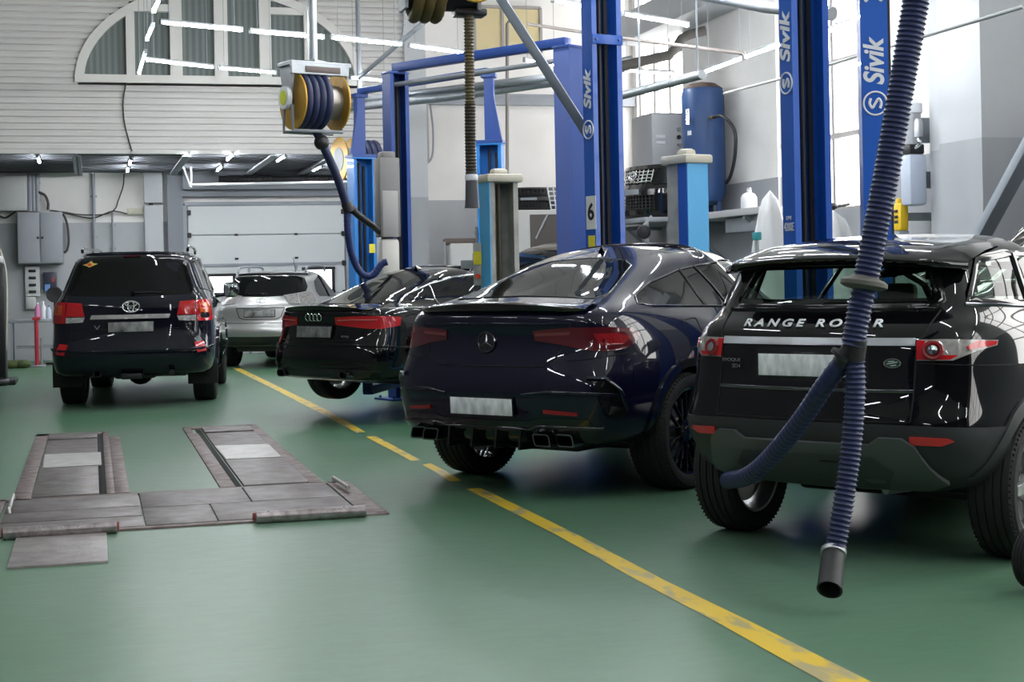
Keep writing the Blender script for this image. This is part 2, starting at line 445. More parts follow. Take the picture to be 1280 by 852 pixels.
# unseen windows added in front of the left wall as glowing fill light
for i, (y0, y1) in enumerate(((0., 5.), (8., 13.), (16., 21.))):
    side_window('window_%d' % (6+i), (y0, y1, 2.6, 6.8), XL+.05, 4, 3, DAY2, xi=1)
# pier on the right wall and the pilaster at the corner of the siding
def pier(name, x0, x1, y0, y1, band):
    b = B()
    for z0, z1 in ((0, band), (band, ZC)): b.box(((x0+x1)/2, (y0+y1)/2, (z0+z1)/2), (x1-x0, y1-y0, z1-z0))
    o = b.build(name, [PIER, GREYP], smooth=False)
    for p in o.data.polygons: p.material_index = 1 if p.center.z < band-.001 else 0
    return struct(o)
pier('pillar_right', 9.25, XR, 14.4, 15.25, BANDR)
pier('pillar_wall', 9.7, XR, 15.25, 16.2, BANDR)
pier('pillar_corner', XC-.15, XC+.22, YS-.12, YW+.05, BANDR)
b = B(); b.box((XC+2.3, YW-.08, 4.70), (4.4, .16, .2)); b.box((XC+2.3, YW-.16, 4.78), (4.4, .04, .04)); struct(b.build('beam_wall', GREYMETAL, smooth=False))
# ---------------------------------------------------------------- siding with the arched window
AX, AW, AB, AZ = 2.19, 2.38, 1.62, 4.83
b = B(); bh = .107; z = ZS
def arch_hw(z, w=AW, h=AB): return 0 if z < AZ or z > AZ+h else w*math.sqrt(max(0, 1-((z-AZ)/h)**2))
prof = [(0, 0), (-.035, .012), (-.035, .075), (-.012, .092), (-.012, .107), (0, .107)]
while z < ZC-.01:
    hw = max(arch_hw(z+bh*.2), arch_hw(z+bh*.8))-.03
    segs = [(XL, XC)] if hw <= 0 else [(XL, AX-hw), (AX+hw, XC)]
    for x0, x1 in segs:
        M = Mx(((0, 0, 1, 0), (1, 0, 0, YS), (0, 1, 0, z), (0, 0, 0, 1)))
        b.prism(prof, x0, x1, M)
    z += bh
b.box(((XL+XC)/2, YS+.02, ZS-.03), (XC-XL, .12, .07))
struct(b.build('wall_siding', SIDE, smooth=False))
b = B(); b.box(((XL+XC)/2, YS+1.2, (ZS+ZC)/2+.15), (XC-XL, .1, ZC-ZS-.1)); struct(b.build('wall_inner', mat('room_behind', (.3, .3, .29), .8), smooth=False))
def arch_pts(w, h, n=40, z0=0): return [(AX+w*math.cos(PI*i/n), AZ+z0+h*math.sin(PI*i/n)) for i in range(n+1)]
def curtain_mat():
    m = bpy.data.materials.new('pane_with_blinds'); m.use_nodes = True; nt = m.node_tree; b = nt.nodes['Principled BSDF']
    tc = nt.nodes.new('ShaderNodeTexCoord'); w = nt.nodes.new('ShaderNodeTexWave'); w.inputs['Scale'].default_value = 3.1; w.inputs['Distortion'].default_value = 2.; w.inputs['Detail'].default_value = 2
    r = nt.nodes.new('ShaderNodeValToRGB'); r.color_ramp.elements[0].color = (.13, .155, .15, 1); r.color_ramp.elements[1].color = (.20, .225, .215, 1)
    mp = nt.nodes.new('ShaderNodeMapping'); mp.inputs['Scale'].default_value = (1, 1, .04)
    nt.links.new(tc.outputs['Object'], mp.inputs[0]); nt.links.new(mp.outputs[0], w.inputs[0]); nt.links.new(w.outputs['Fac'], r.inputs[0]); nt.links.new(r.outputs[0], b.inputs['Base Color'])
    b.inputs['Roughness'].default_value = .12
    return m
M2 = Mx(((1, 0, 0, 0), (0, 0, 1, YS), (0, 1, 0, 0), (0, 0, 0, 1)))
b = B(); b.prism(arch_pts(AW-.06, AB-.05), .03, .05, M2); win = struct(b.build('window_1', curtain_mat(), smooth=False))
b = B(); out, inn = arch_pts(AW+.02, AB+.02), arch_pts(AW-.13, AB-.12)
for i in range(len(out)-1): b.prism([out[i], out[i+1], inn[i+1], inn[i]], -.08, .1, M2)
b.box((AX, YS, AZ+.03), (2*AW+.04, .2, .13))
b.build('window_frame', PVC, win, smooth=False)
b = B()
for x, w in ((-1.5, .14), (-.76, .2), (-.02, .22), (.72, .2), (1.45, .14)):
    h = AB*math.sqrt(1-(x/AW)**2); b.box((AX+x, YS-.01, AZ+h/2), (w, .15, h))
for x0, x1, zz in ((-1.5, -.76, 1.22), (.72, 1.45, 1.22)): b.box((AX+(x0+x1)/2, YS-.01, AZ+zz), (x1-x0, .12, .12))
b.build('mullions', PVC, win, smooth=False)
# ---------------------------------------------------------------- the sectional garage door in the back wall
DW = mat('door_panel_white', (.60, .62, .63), .45, bump=.05, bscale=200)
DX0, DX1, DZ = 1.86, 5.0, 3.0
b = B(); n = 5; ph = DZ/5
for i in range(n):
    b.box(((DX0+DX1)/2, YB-.06, i*ph+ph/2), (DX1-DX0, .06, ph-.012), .012)
door = struct(b.build('door_1', DW, smooth=False))
b = B()
b.box(((DX0+DX1)/2, YB-.1, 1.8), (DX1-DX0, .03, .05)); b.box(((DX0+DX1)/2, YB-.1, DZ+.03), (DX1-DX0+.1, .05, .07))
for x in (DX0-.06, DX1+.06): b.box((x, YB-.08, DZ/2), (.1, .14, DZ), .01)
b.build('door_rail', GREYMETAL, door, smooth=False)
b = B(); b.box(((DX0+DX1)/2, YB-.2, DZ+.5), (DX1-DX0+.2, .3, .4), .02); b.build('door_header', mat('header_grey', (.16, .17, .19), .5), door, smooth=False)
b = B(); b.cyl((DX0+.6, YB-.42, DZ+.5), (DX1+.3, YB-.42, DZ+.5), .06)
for k in range(26): b.lathe([(.075, -.012), (.085, 0), (.075, .012)], Mx.Translation((DX0+.75+k*.035, YB-.42, DZ+.5)) @ Mx.Rotation(PI/2, 4, 'Y'), 14)
for k in range(26): b.lathe([(.075, -.012), (.085, 0), (.075, .012)], Mx.Translation((DX1-.9+k*.035, YB-.42, DZ+.5)) @ Mx.Rotation(PI/2, 4, 'Y'), 14)
b.build('spring_shaft', BLACKM, door)
b = B()
for x in (DX0+.02, DX1-.02):
    for z_ in (.6, 1.2, 1.8, 2.4, 2.85): b.box((x, YB-.12, z_), (.09, .06, .1), .01)
for x in (DX0+.95, DX0+2.15):
    for z_ in (1.2, 2.4, 1.92): b.box((x, YB-.1, z_), (.07, .03, .04))
b.build('hinge', BLACKM, door, smooth=False)
for x0, x1, z0, z1 in ((2.2, 2.75, 1.22, 1.6), (4.15, 4.75, 1.22, 1.7)):
    b = B(); b.box(((x0+x1)/2, YB-.1, (z0+z1)/2), (x1-x0, .02, z1-z0), .03); w = b.build('window', mat('door_daylight', (.8, .8, .8), .3, emit=(.96, .98, 1), estr=1.2), door)
    b = B()
    for a in ((x0, z0), (x0, z1)): b.box(((x0+x1)/2, YB-.105, a[1]), (x1-x0+.08, .04, .06), .01)
    for xx in (x0, x1): b.box((xx, YB-.105, (z0+z1)/2), (.06, .04, z1-z0), .01)
    b.build('window_gasket', BLACKM, w)
# wicket door drawn in the lower panels
b = B()
for x in (3.05, 4.0): b.box((x, YB-.095, .9), (.05, .02, 1.8))
b.build('wicket_frame', GREYMETAL, door, smooth=False)
# grey pier and steel strips left of the garage door
b = B(); b.box((1.2, YB-.1, 1.5), (.36, .22, 3.0), .01); b.box((1.2, YB-.1, 3.35), (.36, .2, .6), .01); struct(b.build('trim_1', mat('pier_light', (.42, .43, .45), .5), smooth=False))
b = B(); b.box((1.62, YB-.08, 1.8), (.3, .16, 3.6)); b.box((3.4, YB-.12, 3.42), (3.6, .1, .5)); struct(b.build('trim_2', mat('lintel_grey', (.2, .21, .24), .5), smooth=False))
# ---------------------------------------------------------------- yellow floor line, in worn stretches
LINE = None
def line_mat():
    m = mat('worn_yellow_line', (.68, .47, .045), .4, var=.1, vscale=6, vcol=(.40, .34, .17), bump=.1, bscale=60, stretch=(1.6, .6, 1))
    for n in m.node_tree.nodes:
        if n.type == 'VALTORGB': n.color_ramp.elements[0].position = .52; n.color_ramp.elements[1].position = .62
    return m
def floor_strip(px, name='trim_3'):
    b = B()
    for seg in px:
        L = [G(*p) for p in seg[0]]; Rr = [G(*p) for p in seg[1]]
        b.grid([[V((a.x, a.y, .0025)), V((c.x, c.y, .0025))] for a, c in zip(L, Rr)])
    return struct(b.build(name, line_mat(), smooth=False))
floor_strip([([(290, 460), (340, 485), (400, 516), (446, 541)], [(300, 460), (352, 485), (414, 515), (457, 540)]),
             ([(457, 546), (490, 563), (514, 576)], [(470, 545), (503, 563), (526, 575)]),
             ([(528, 581), (545, 590), (562, 602)], [(538, 579), (556, 588), (577, 601)]),
             ([(583, 611), (640, 640), (700, 671), (800, 727), (900, 780), (1028, 852), (1060, 870)], [(601, 610), (662, 639), (725, 670), (832, 726), (942, 779), (1088, 852), (1130, 874)])])
# ---------------------------------------------------------------- world, camera
w = bpy.data.worlds.new('overcast'); SC.world = w; w.use_nodes = True
w.node_tree.nodes['Background'].inputs[0].default_value = (.75, .82, .9, 1); w.node_tree.nodes['Background'].inputs[1].default_value = .6
cd = bpy.data.cameras.new('camera'); cam = bpy.data.objects.new('camera', cd); C.objects.link(cam); SC.camera = cam
cd.sensor_width = 36; cd.sensor_fit = 'HORIZONTAL'; cd.lens = FP/1280*36; cd.shift_y = -(426-PY)/1280; cd.clip_end = 200
cam.matrix_world = Mx.Translation((0, 0, EYE)) @ Mx.Rotation(-YAW, 4, 'Z') @ Mx.Rotation(PI/2, 4, 'X') @ Mx.Rotation(-ROLL, 4, 'Z')
SC.view_settings.view_transform = 'Standard'; SC.view_settings.look = 'None'; SC.view_settings.gamma = 1; SC.view_settings.use_curve_mapping = False
SC.view_settings.exposure = .82
# ---------------------------------------------------------------- LED tube lights
LEDB = mat('led_tube_bay', (.9, .95, 1), .4, emit=(.93, .97, 1.), estr=100.)
def led(p0, p1, label, group, hang=None, wire=True):
    p0, p1 = V(p0), V(p1); c = (p0+p1)/2
    t = thing('tube_light', label, 'light', c, 0, group); d = (p1-p0).normalized(); h = (p1-p0).length/2; u = V((0, 0, 1))
    a, e = -d*h, d*h
    b = B(); b.cyl(a*.975, e*.975, .017, seg=10); b.build('tube', LED if wire else LEDB, t)
    b = B(); b.bar(a+u*.03, e+u*.03, .05, .03, bev=.006)
    for q in (a, e): b.bar(q+d*(.0 if q == a else -.03), q+d*(.03 if q == a else 0), .05, .05)
    b.build('batten', GALV, t)
    if wire:
        b = B()
        for k in (.8,): 
            q = a*k+u*.045; b.cyl(q, q+u*(ZC-c.z-.05), .004, seg=6); q = e*k+u*.045; b.cyl(q, q+u*(ZC-c.z-.05), .004, seg=6)
        b.build('hanging_wire', GREYMETAL, t)
    return t
ZL = 4.65
def led_px(a, b_, label, group, z=ZL): return led(G(*a, z), G(*b_, z), label, group)
g = 'suspended LED tubes'
for i, (a, b_) in enumerate((((200, 28), (303, 38)), ((312, 39), (405, 47)), ((413, 47), (502, 56)), ((511, 57), (579, 66)))):
    led_px(a, b_, ['first tube from the left of the upper light row crossing the arched window', 'second tube of the upper light row, above the hose reel with yellow flanges', 'third tube of the upper light row, at the right end of the arched window', 'fourth tube of the upper light row, ending at the hanging brown hose'][i], g)
for i, (a, b_) in enumerate((((184, 75), (267, 84)), ((273, 85), (345, 91)), ((437, 97), (485, 101)))):
    led_px(a, b_, ['first tube from the left of the lower light row crossing the arched window', 'second tube of the lower row, running into the left of the hose reel', 'third tube of the lower row, between hose reel and blue lift column'][i], g)
for i, (a, b_) in enumerate((((200, -2), (192, 14)), ((191, 32), (184, 49)), ((182, 65), (174, 91)))):
    led_px(a, b_, ['nearest tube of the steep light row at the left of the arched window', 'middle tube of the steep light row at the left of the arched window', 'farthest tube of the steep light row at the left of the arched window'][i], g)
for i, (a, b_) in enumerate((((690, 0), (737, 10)), ((778, 17), (860, 32)), ((655, 75), (697, 82)), ((777, 88), (842, 92)))):
    led_px(a, b_, ['tube at the top edge left of the column numbered 6', 'upper tube right of the column numbered 6', 'tube behind the top of the plain blue column beside the grey strut', 'lower tube right of the column numbered 6'][i], g)
for i, (a, b_) in enumerate((((881, 90), (930, 72)), ((932, 71), (981, 54)), ((1036, 38), (1080, 22)))):
    led_px(a, b_, ['tube of the right hand row above the blue air tank', 'tube of the right hand row ending at the nearest blue column', 'tube of the right hand row between the two lettered blue columns'][i], g, 4.2)
# tubes under the low ceiling
for i, (px, py, lab) in enumerate(((48, 199, 'leftmost tube under the dark low ceiling'), (163, 202, 'second tube from the left under the dark low ceiling, nearer one of two'), (160, 211, 'second spot from the left under the dark low ceiling, farther one of two'), (234, 196, 'nearer tube of the third pair under the dark low ceiling'), (222, 210, 'farther tube of the third pair under the dark low ceiling'), (288, 196, 'nearer tube of the fourth pair under the dark low ceiling'), (275, 210, 'farther tube of the fourth pair under the dark low ceiling'), (352, 198, 'tube under the dark low ceiling below the hose reel'), (397, 210, 'rightmost tube under the dark low ceiling beside the blue hose'))):
    p = G(px, py, ZS-.078); led((p.x, p.y-.6, p.z), (p.x, p.y+.6, p.z), lab, 'tubes under the low ceiling', wire=False)
# unseen rows added over the near part of the hall to light it
for k, (x, ys) in enumerate(((-3, (-3, 0, 3, 6, 9, 12)), (1, (-3, 0, 3, 6, 9)), (4.5, (-3, 0, 3, 6)), (7.5, (-3, 0, 3, 6)))):
    for y in ys: led((x, y, 5.2), (x, y+1.5, 5.2), 'LED tube light hanging above the near part of the hall', 'LED tubes over the near hall')
for x, ys in ((3.75, (10.8, 12.6, 14.4, 16.2, 18.)), (5.1, (10.8, 12.6, 14.4, 16.2, 18.)), (6.6, (10.8, 12.6, 14.4))):
    for y in ys: led((x, y, 5.5), (x, y+1.5, 5.5), 'LED tube light hanging above the parked cars', 'LED tubes over the parking bays')
# ================================================================ car bodies
P_NAVY = mat('paint_navy', (.0026, .0034, .016), .3, coat=1., spec=.08)
P_BLACK = mat('paint_black', (.003, .003, .004), .2, coat=1., spec=.02)
P_BLKBLUE = mat('paint_blue_black', (.004, .005, .012), .25, coat=1., spec=.03)
P_SILVER = mat('paint_silver', (.42, .42, .41), .32, .7, coat=1.)
GLASS = mat('tinted_glass', (.006, .007, .007), .03, spec=.35)
# --- dark blue coupe SUV
Lg = [lp(.40, 4.55, (.72, .8, .8, .8, .7), (.34, .30, .30, .30, .28), .12, .3),
      lp(.14, 4.78, (.88, .93, .93, .93, .82), (.36, .30, .30, .30, .30), .14, .35),
      lp(.06, 4.86, (.96, 1.0, .985, .99, .9), (.46, .42, .40, .42, .42), .17, .4),
      lp(.0, 4.90, (.985, 1.015, .985, 1.0, .93), (.70, .68, .62, .64, .6), .20, .45),
      lp(.03, 4.90, (.985, 1.02, .985, 1.0, .93), (.84, .82, .78, .78, .72), .22, .48),
      lp(.09, 4.88, (.97, 1.01, .98, .99, .92), (.98, .96, .92, .9, .84), .24, .5),
      lp(.10, 4.82, (.95, .99, .97, .97, .9), (1.10, 1.06, 1.0, .97, .92), .25, .55),
      lp(.07, 4.70, (.90, .955, .955, .95, .86), (1.22, 1.15, 1.06, 1.03, 1.0), .26, .6),
      lp(.16, 3.70, (.86, .93, .945, .94, .84), (1.275, 1.19, 1.10, 1.07, 1.08), .26, .5, cr=.3),
      lp(.62, 3.50, (.76, .86, .90, .90, .8), (1.36, 1.26, 1.16, 1.13, 1.14), .22, .45, cr=.5),
      lp(1.02, 3.05, (.68, .73, .77, .77, .72), (1.50, 1.46, 1.46, 1.45, 1.42), .18, .4, cr=.35),
      lp(1.42, 2.70, (.60, .64, .66, .66, .62), (1.62, 1.63, 1.65, 1.64, 1.61), .15, .32, cr=.3),
      lp(1.72, 2.50, (.38, .40, .40, .40, .36), (1.70, 1.715, 1.725, 1.715, 1.695), .1, .2, cr=.2)]
def at_car(x, y, psi, left=0.):
    a = R(psi); return (x-math.cos(a)*left, y+math.sin(a)*left)
def taper(loops, f, x1, zmax):
    """narrows the tail: width factor f at the bumper, none beyond x1, fading out above zmax"""
    for l in loops:
        for p in l:
            if p.x < x1: k = lerp(f, 1, max(0, p.x)/x1); p.y *= lerp(k, 1, max(0, min(1, (p.z-zmax)/.3)))
    return loops
gle = Car('coupe_suv', 'dark navy blue sloping roof SUV with black wheels, left of the black compact SUV', 'car', taper(Lg, .972, 1.0, .95), (3.34-1.09*math.sin(R(52)), 10.54-1.09*math.cos(R(52))), 52., [(1.09, .40, .455, .62), (4.0, .40, .455, .62)], P_NAVY)
# --- black compact SUV in front
Le = [lp(.45, 4.05, (.70, .75, .75, .75, .65), (.36, .30, .28, .28, .28), .12, .3),
      lp(.20, 4.22, (.83, .88, .88, .88, .80), (.40, .32, .30, .30, .32), .16, .35),
      lp(.05, 4.32, (.90, .93, .92, .93, .86), (.56, .46, .42, .44, .48), .2, .42),
      lp(.0, 4.37, (.925, .945, .93, .94, .88), (.70, .66, .60, .62, .62), .22, .45),
      lp(.05, 4.36, (.91, .94, .925, .93, .88), (.80, .78, .76, .76, .72), .22, .46),
      lp(.09, 4.34, (.905, .935, .925, .925, .88), (.95, .93, .90, .88, .84), .22, .48),
      lp(.10, 4.28, (.90, .925, .92, .91, .87), (1.08, 1.06, 1.02, .98, .94), .22, .52),
      lp(.13, 4.16, (.88, .91, .905, .90, .84), (1.17, 1.15, 1.11, 1.07, 1.01), .22, .55),
      lp(.20, 3.20, (.84, .87, .88, .875, .82), (1.23, 1.21, 1.17, 1.12, 1.11), .2, .5),
      lp(.30, 3.05, (.80, .83, .845, .84, .78), (1.29, 1.28, 1.24, 1.19, 1.18), .2, .45),
      lp(.42, 2.50, (.71, .735, .745, .735, .68), (1.52, 1.52, 1.51, 1.49, 1.43), .16, .4),
      lp(.46, 2.20, (.67, .70, .705, .68, .62), (1.60, 1.62, 1.63, 1.61, 1.55), .14, .34),
      lp(.62, 2.0, (.44, .46, .46, .43, .38), (1.65, 1.67, 1.685, 1.67, 1.63), .1, .22)]
ev = Car('compact_suv', 'glossy black compact SUV nearest the camera with grey rear skid plate', 'car', taper(Le, .945, 1.0, 1.15), at_car(4.10-.80*math.sin(R(54)), 7.47-.80*math.cos(R(54)), 54., .03), 54., [(.80, .365, .42, .60), (3.46, .365, .42, .60)], P_BLACK)
# --- black-blue big off-roader
Ll = [lp(.40, 4.70, (.84, .86, .80, .80, .7), (.36, .36, .36, .38, .36), .1, .2),
      lp(.10, 4.85, (.93, .97, .93, .92, .85), (.40, .38, .38, .40, .40), .12, .25),
      lp(.02, 4.93, (.95, .985, .96, .985, .92), (.56, .52, .48, .52, .52), .14, .3),
      lp(.0, 4.95, (.965, .995, .965, .99, .93), (.70, .68, .64, .68, .66), .15, .32),
      lp(.10, 4.93, (.955, .985, .96, .98, .93), (.80, .80, .78, .80, .78), .14, .34),
      lp(.13, 4.90, (.955, .98, .965, .97, .92), (1.0, 1.0, .98, .97, .94), .12, .36),
      lp(.14, 4.84, (.945, .965, .955, .955, .90), (1.14, 1.14, 1.12, 1.10, 1.06), .12, .4),
      lp(.15, 4.70, (.925, .945, .94, .94, .87), (1.24, 1.24, 1.22, 1.19, 1.14), .12, .45),
      lp(.19, 3.75, (.885, .905, .91, .90, .82), (1.31, 1.31, 1.28, 1.25, 1.22), .12, .35),
      lp(.24, 3.60, (.85, .875, .885, .875, .79), (1.37, 1.37, 1.34, 1.31, 1.28), .12, .3),
      lp(.36, 3.10, (.735, .76, .775, .765, .70), (1.68, 1.69, 1.69, 1.68, 1.62), .12, .25),
      lp(.40, 2.85, (.69, .715, .73, .72, .66), (1.80, 1.82, 1.83, 1.82, 1.76), .12, .2),
      lp(.62, 2.70, (.48, .50, .50, .48, .44), (1.86, 1.88, 1.89, 1.88, 1.84), .08, .15)]
lc = Car('offroad_car', 'big dark blue off-road car seen from behind at the left, red and orange tail lamps', 'car', Ll, at_car(.5-1.2*math.sin(R(7)), 19.63-1.2*math.cos(R(7)), 7., -.065), 7., [(1.2, .40, .46, .64), (4.05, .40, .46, .64)], P_BLKBLUE)
# --- silver SUV
Lx = [lp(.40, 4.45, (.70, .76, .76, .76, .65), (.34, .30, .28, .30, .28), .12, .3),
      lp(.10, 4.64, (.84, .89, .89, .89, .78), (.38, .32, .30, .32, .32), .16, .35),
      lp(.0, 4.72, (.90, .93, .915, .92, .84), (.54, .48, .44, .46, .48), .2, .42),
      lp(.0, 4.74, (.915, .94, .92, .93, .86), (.66, .64, .60, .62, .60), .22, .45),
      lp(.09, 4.73, (.905, .93, .92, .925, .86), (.76, .76, .74, .74, .70), .22, .46),
      lp(.12, 4.70, (.905, .925, .92, .92, .85), (.92, .92, .89, .87, .84), .2, .5),
      lp(.14, 4.62, (.89, .91, .91, .90, .83), (1.03, 1.03, 1.0, .97, .93), .2, .55),
      lp(.20, 3.62, (.86, .885, .89, .88, .80), (1.10, 1.10, 1.08, 1.05, 1.04), .2, .5),
      lp(.28, 3.5, (.82, .845, .86, .85, .76), (1.15, 1.15, 1.13, 1.10, 1.09), .2, .45),
      lp(.48, 2.9, (.70, .73, .75, .73, .66), (1.45, 1.47, 1.47, 1.46, 1.40), .2, .4),
      lp(.55, 2.6, (.63, .67, .69, .67, .60), (1.56, 1.58, 1.59, 1.58, 1.53), .18, .35),
      lp(.75, 2.4, (.42, .45, .45, .43, .38), (1.63, 1.65, 1.66, 1.65, 1.62), .1, .2)]
lx = Car('silver_suv', 'silver SUV with clear tail lamps parked before the white garage door', 'car', Lx, at_car(2.26+.75*math.cos(R(22))-1.05*math.sin(R(22)), 26.92-.75*math.sin(R(22))-1.05*math.cos(R(22)), 22., -.1), 22., [(1.02, .36, .40, .60), (3.74, .36, .40, .60)], P_SILVER, levels=2)
# --- black saloon on the lift
La = [lp(.35, 4.65, (.70, .76, .76, .76, .65), (.26, .20, .18, .18, .20), .12, .3),
      lp(.08, 4.82, (.82, .88, .88, .88, .78), (.28, .22, .20, .20, .22), .18, .38),
      lp(.02, 4.88, (.89, .92, .91, .92, .82), (.38, .32, .30, .32, .34), .24, .45),
      lp(.0, 4.91, (.92, .935, .925, .93, .86), (.56, .54, .48, .50, .50), .28, .5),
      lp(.05, 4.90, (.915, .935, .925, .93, .86), (.66, .66, .62, .62, .60), .28, .52),
      lp(.10, 4.88, (.905, .93, .925, .92, .85), (.78, .78, .74, .72, .68), .28, .54),
      lp(.10, 4.82, (.885, .915, .915, .905, .83), (.89, .88, .84, .80, .76), .28, .56),
      lp(.07, 4.70, (.82, .885, .90, .885, .78), (1.0, .96, .91, .87, .82), .26, .6),
      lp(.20, 3.60, (.76, .84, .875, .86, .74), (1.02, .985, .95, .92, .92), .24, .5, cr=.3),
      lp(.60, 3.45, (.68, .80, .85, .83, .70), (1.04, 1.01, .985, .96, .96), .2, .45, cr=.5),
      lp(1.10, 2.95, (.60, .66, .71, .69, .60), (1.25, 1.25, 1.26, 1.25, 1.22), .16, .4, cr=.4),
      lp(1.50, 2.60, (.53, .57, .60, .57, .50), (1.38, 1.40, 1.405, 1.395, 1.37), .12, .3, cr=.3),
      lp(1.75, 2.4, (.35, .37, .38, .36, .32), (1.43, 1.445, 1.455, 1.445, 1.425), .08, .2, cr=.2)]
au = Car('saloon_car', 'black saloon car raised slightly off the floor on the blue lift', 'car', taper(La, .955, 1.0, 1.), at_car(2.21, 15.47, 56.5, .165), 56.5, [(1.10, .36, .40, .58), (4.01, .36, .40, .58)], P_BLACK, z=.17, levels=3)
# ================================================================ car details
TYRE = mat('tyre_rubber', (.013, .013, .014), .75, bump=.2, bscale=90)
RIMB = mat('rim_black', (.008, .008, .009), .22, .4, coat=.6)
RIMS = mat('rim_silver', (.42, .42, .43), .3, .8)
DISC = mat('brake_disc', (.35, .34, .33), .35, .9)
REDL = mat('lens_red', (.50, .008, .012), .12, coat=.8)
REDD = mat('lens_red_smoked', (.085, .007, .012), .1, coat=.8)
ORL = mat('lens_orange', (.62, .09, .01), .15, coat=.8)
CLRL = mat('lens_clear', (.50, .49, .48), .12, coat=.8, var=.4, vscale=30, vcol=(.2, .19, .19))
GREYL = mat('lens_grey', (.33, .31, .30), .12, coat=.8, var=.5, vscale=25, vcol=(.14, .13, .13))
GAP = mat('panel_gap', (.002, .002, .002), .8)
GLOSSB = mat('gloss_black', (.006, .006, .007), .12, coat=.6)
DKCHROME = mat('dark_chrome', (.16, .16, .18), .15, 1.)
CLAD = mat('cladding', (.022, .024, .027), .48, bump=.08, bscale=300)
SKID = mat('skid_grey', (.10, .105, .11), .42, .35)
STRIPG = mat('strip_grey', (.33, .34, .36), .3, .8)
PLATEW = mat('plate_white', (.92, .92, .94), .4, var=.45, vscale=14, vcol=(.38, .38, .44), stretch=(1, 1.6, .6))
PLATED = mat('plate_smudged', (.42, .42, .42), .4, var=.9, vscale=13, vcol=(.03, .03, .035), stretch=(1, 1, .6))
def clear_glass():
    m = bpy.data.materials.new('clear_tinted_glass'); m.use_nodes = True; nt = m.node_tree; nt.nodes.clear()
    o = nt.nodes.new('ShaderNodeOutputMaterial'); mx = nt.nodes.new('ShaderNodeMixShader'); f = nt.nodes.new('ShaderNodeFresnel'); f.inputs[0].default_value = 1.45
    t = nt.nodes.new('ShaderNodeBsdfTransparent'); t.inputs[0].default_value = (.79, .86, .82, 1); g = nt.nodes.new('ShaderNodeBsdfGlossy'); g.inputs['Roughness'].default_value = .02
    ge = nt.nodes.new('ShaderNodeNewGeometry'); inv = nt.nodes.new('ShaderNodeMath'); inv.operation = 'SUBTRACT'; inv.inputs[0].default_value = 1; mu = nt.nodes.new('ShaderNodeMath'); mu.operation = 'MULTIPLY'
    nt.links.new(ge.outputs['Backfacing'], inv.inputs[1]); nt.links.new(f.outputs[0], mu.inputs[0]); nt.links.new(inv.outputs[0], mu.inputs[1]); nt.links.new(mu.outputs[0], mx.inputs[0]); nt.links.new(t.outputs[0], mx.inputs[1]); nt.links.new(g.outputs[0], mx.inputs[2]); nt.links.new(mx.outputs[0], o.inputs[0])
    return m
CLEARG = clear_glass()
WMESH = {}
def wheel_meshes(key, D, W, rr, spokes, style):
    if key in WMESH: return WMESH[key]
    Ro = D/2; h = Ro-rr; p = [(rr-.004, -.40*W), (rr+.01, -.44*W), (rr+.45*h, -.5*W), (Ro-.25*h, -.49*W), (Ro-.022, -.455*W), (Ro-.004, -.40*W)]
    for k in range(4):
        g = (-.26+.1733*k)*W; p += [(Ro, g-.02*W), (Ro-.009, g-.015*W), (Ro-.009, g+.015*W), (Ro, g+.02*W)]
    p += [(Ro-.004, .40*W), (Ro-.022, .455*W), (Ro-.25*h, .49*W), (rr+.45*h, .5*W), (rr+.01, .44*W), (rr-.004, .40*W), (rr-.012, .3*W), (rr-.012, -.3*W)]
    M = Mx.Rotation(-PI/2, 4, 'X')            # axis z -> +y
    b = B(); b.lathe(p, M, 72, closed=True)
    # shoulder sipes
    for k in range(72):
        a = 2*PI*k/72
        for s in (-1, 1): b.box((0, s*.43*W, Ro-.012), (.008, .05*W, .012), M=Mx.Rotation(a, 4, 'Y'))
    bmesh.ops.recalc_face_normals(b.bm, faces=b.bm.faces); t = bpy.data.meshes.new('wheel'); b.bm.to_mesh(t); b.bm.free()
    b = B(); b.lathe([(rr+.006, -.42*W), (rr-.012, -.40*W), (rr-.03, -.1*W), (rr-.03, .25*W), (rr-.014, .40*W), (rr+.008, .425*W), (rr+.008, .40*W), (rr-.002, .25*W), (rr-.002, -.1*W), (rr+.006, -.42*W)], M, 64, closed=True)
    b.lathe([(.0001, .36*W), (.03, .36*W), (.034, .34*W), (.075, .33*W), (.085, .25*W), (.085, .1*W), (.0001, .1*W)], M, 32)
    for k in range(spokes):
        a0 = 2*PI*k/spokes
        for da in ((-1, 1) if style == 'twin' else (0,)):
            Rm = Mx.Rotation(a0, 4, 'Y'); w0, w1 = (.020, .014) if style == 'twin' else (.075, .05)
            b.bar(Rm @ V((da*.028, .27*W, .06)), Rm @ V((da*rr*.15, .36*W, rr-.015)), w1 if style == 'twin' else .055, .03, up=Rm @ V((0, 1, 0)), bev=.004)
    for k in range(5): a = 2*PI*k/5; q = M @ V((.058*math.cos(a), .058*math.sin(a), .32*W)); b.cyl(q, q+V((0, .03*W, 0)), .009, seg=8)
    bmesh.ops.recalc_face_normals(b.bm, faces=b.bm.faces); r = bpy.data.meshes.new('rim'); b.bm.to_mesh(r); b.bm.free()
    b = B(); b.lathe([(.08, -.02), (rr*.78, -.02), (rr*.78, .006), (.08, .006)], M, 48, closed=True); b.lathe([(.0001, -.3*W), (.07, -.3*W), (.09, .05), (.0001, .06)], M, 24)
    b.box((rr*.6, .0, .05), (.1, .09, .2), .02)
    bmesh.ops.recalc_face_normals(b.bm, faces=b.bm.faces); d = bpy.data.meshes.new('brake_disc'); b.bm.to_mesh(d); b.bm.free()
    WMESH[key] = (t, r, d); return t, r, d
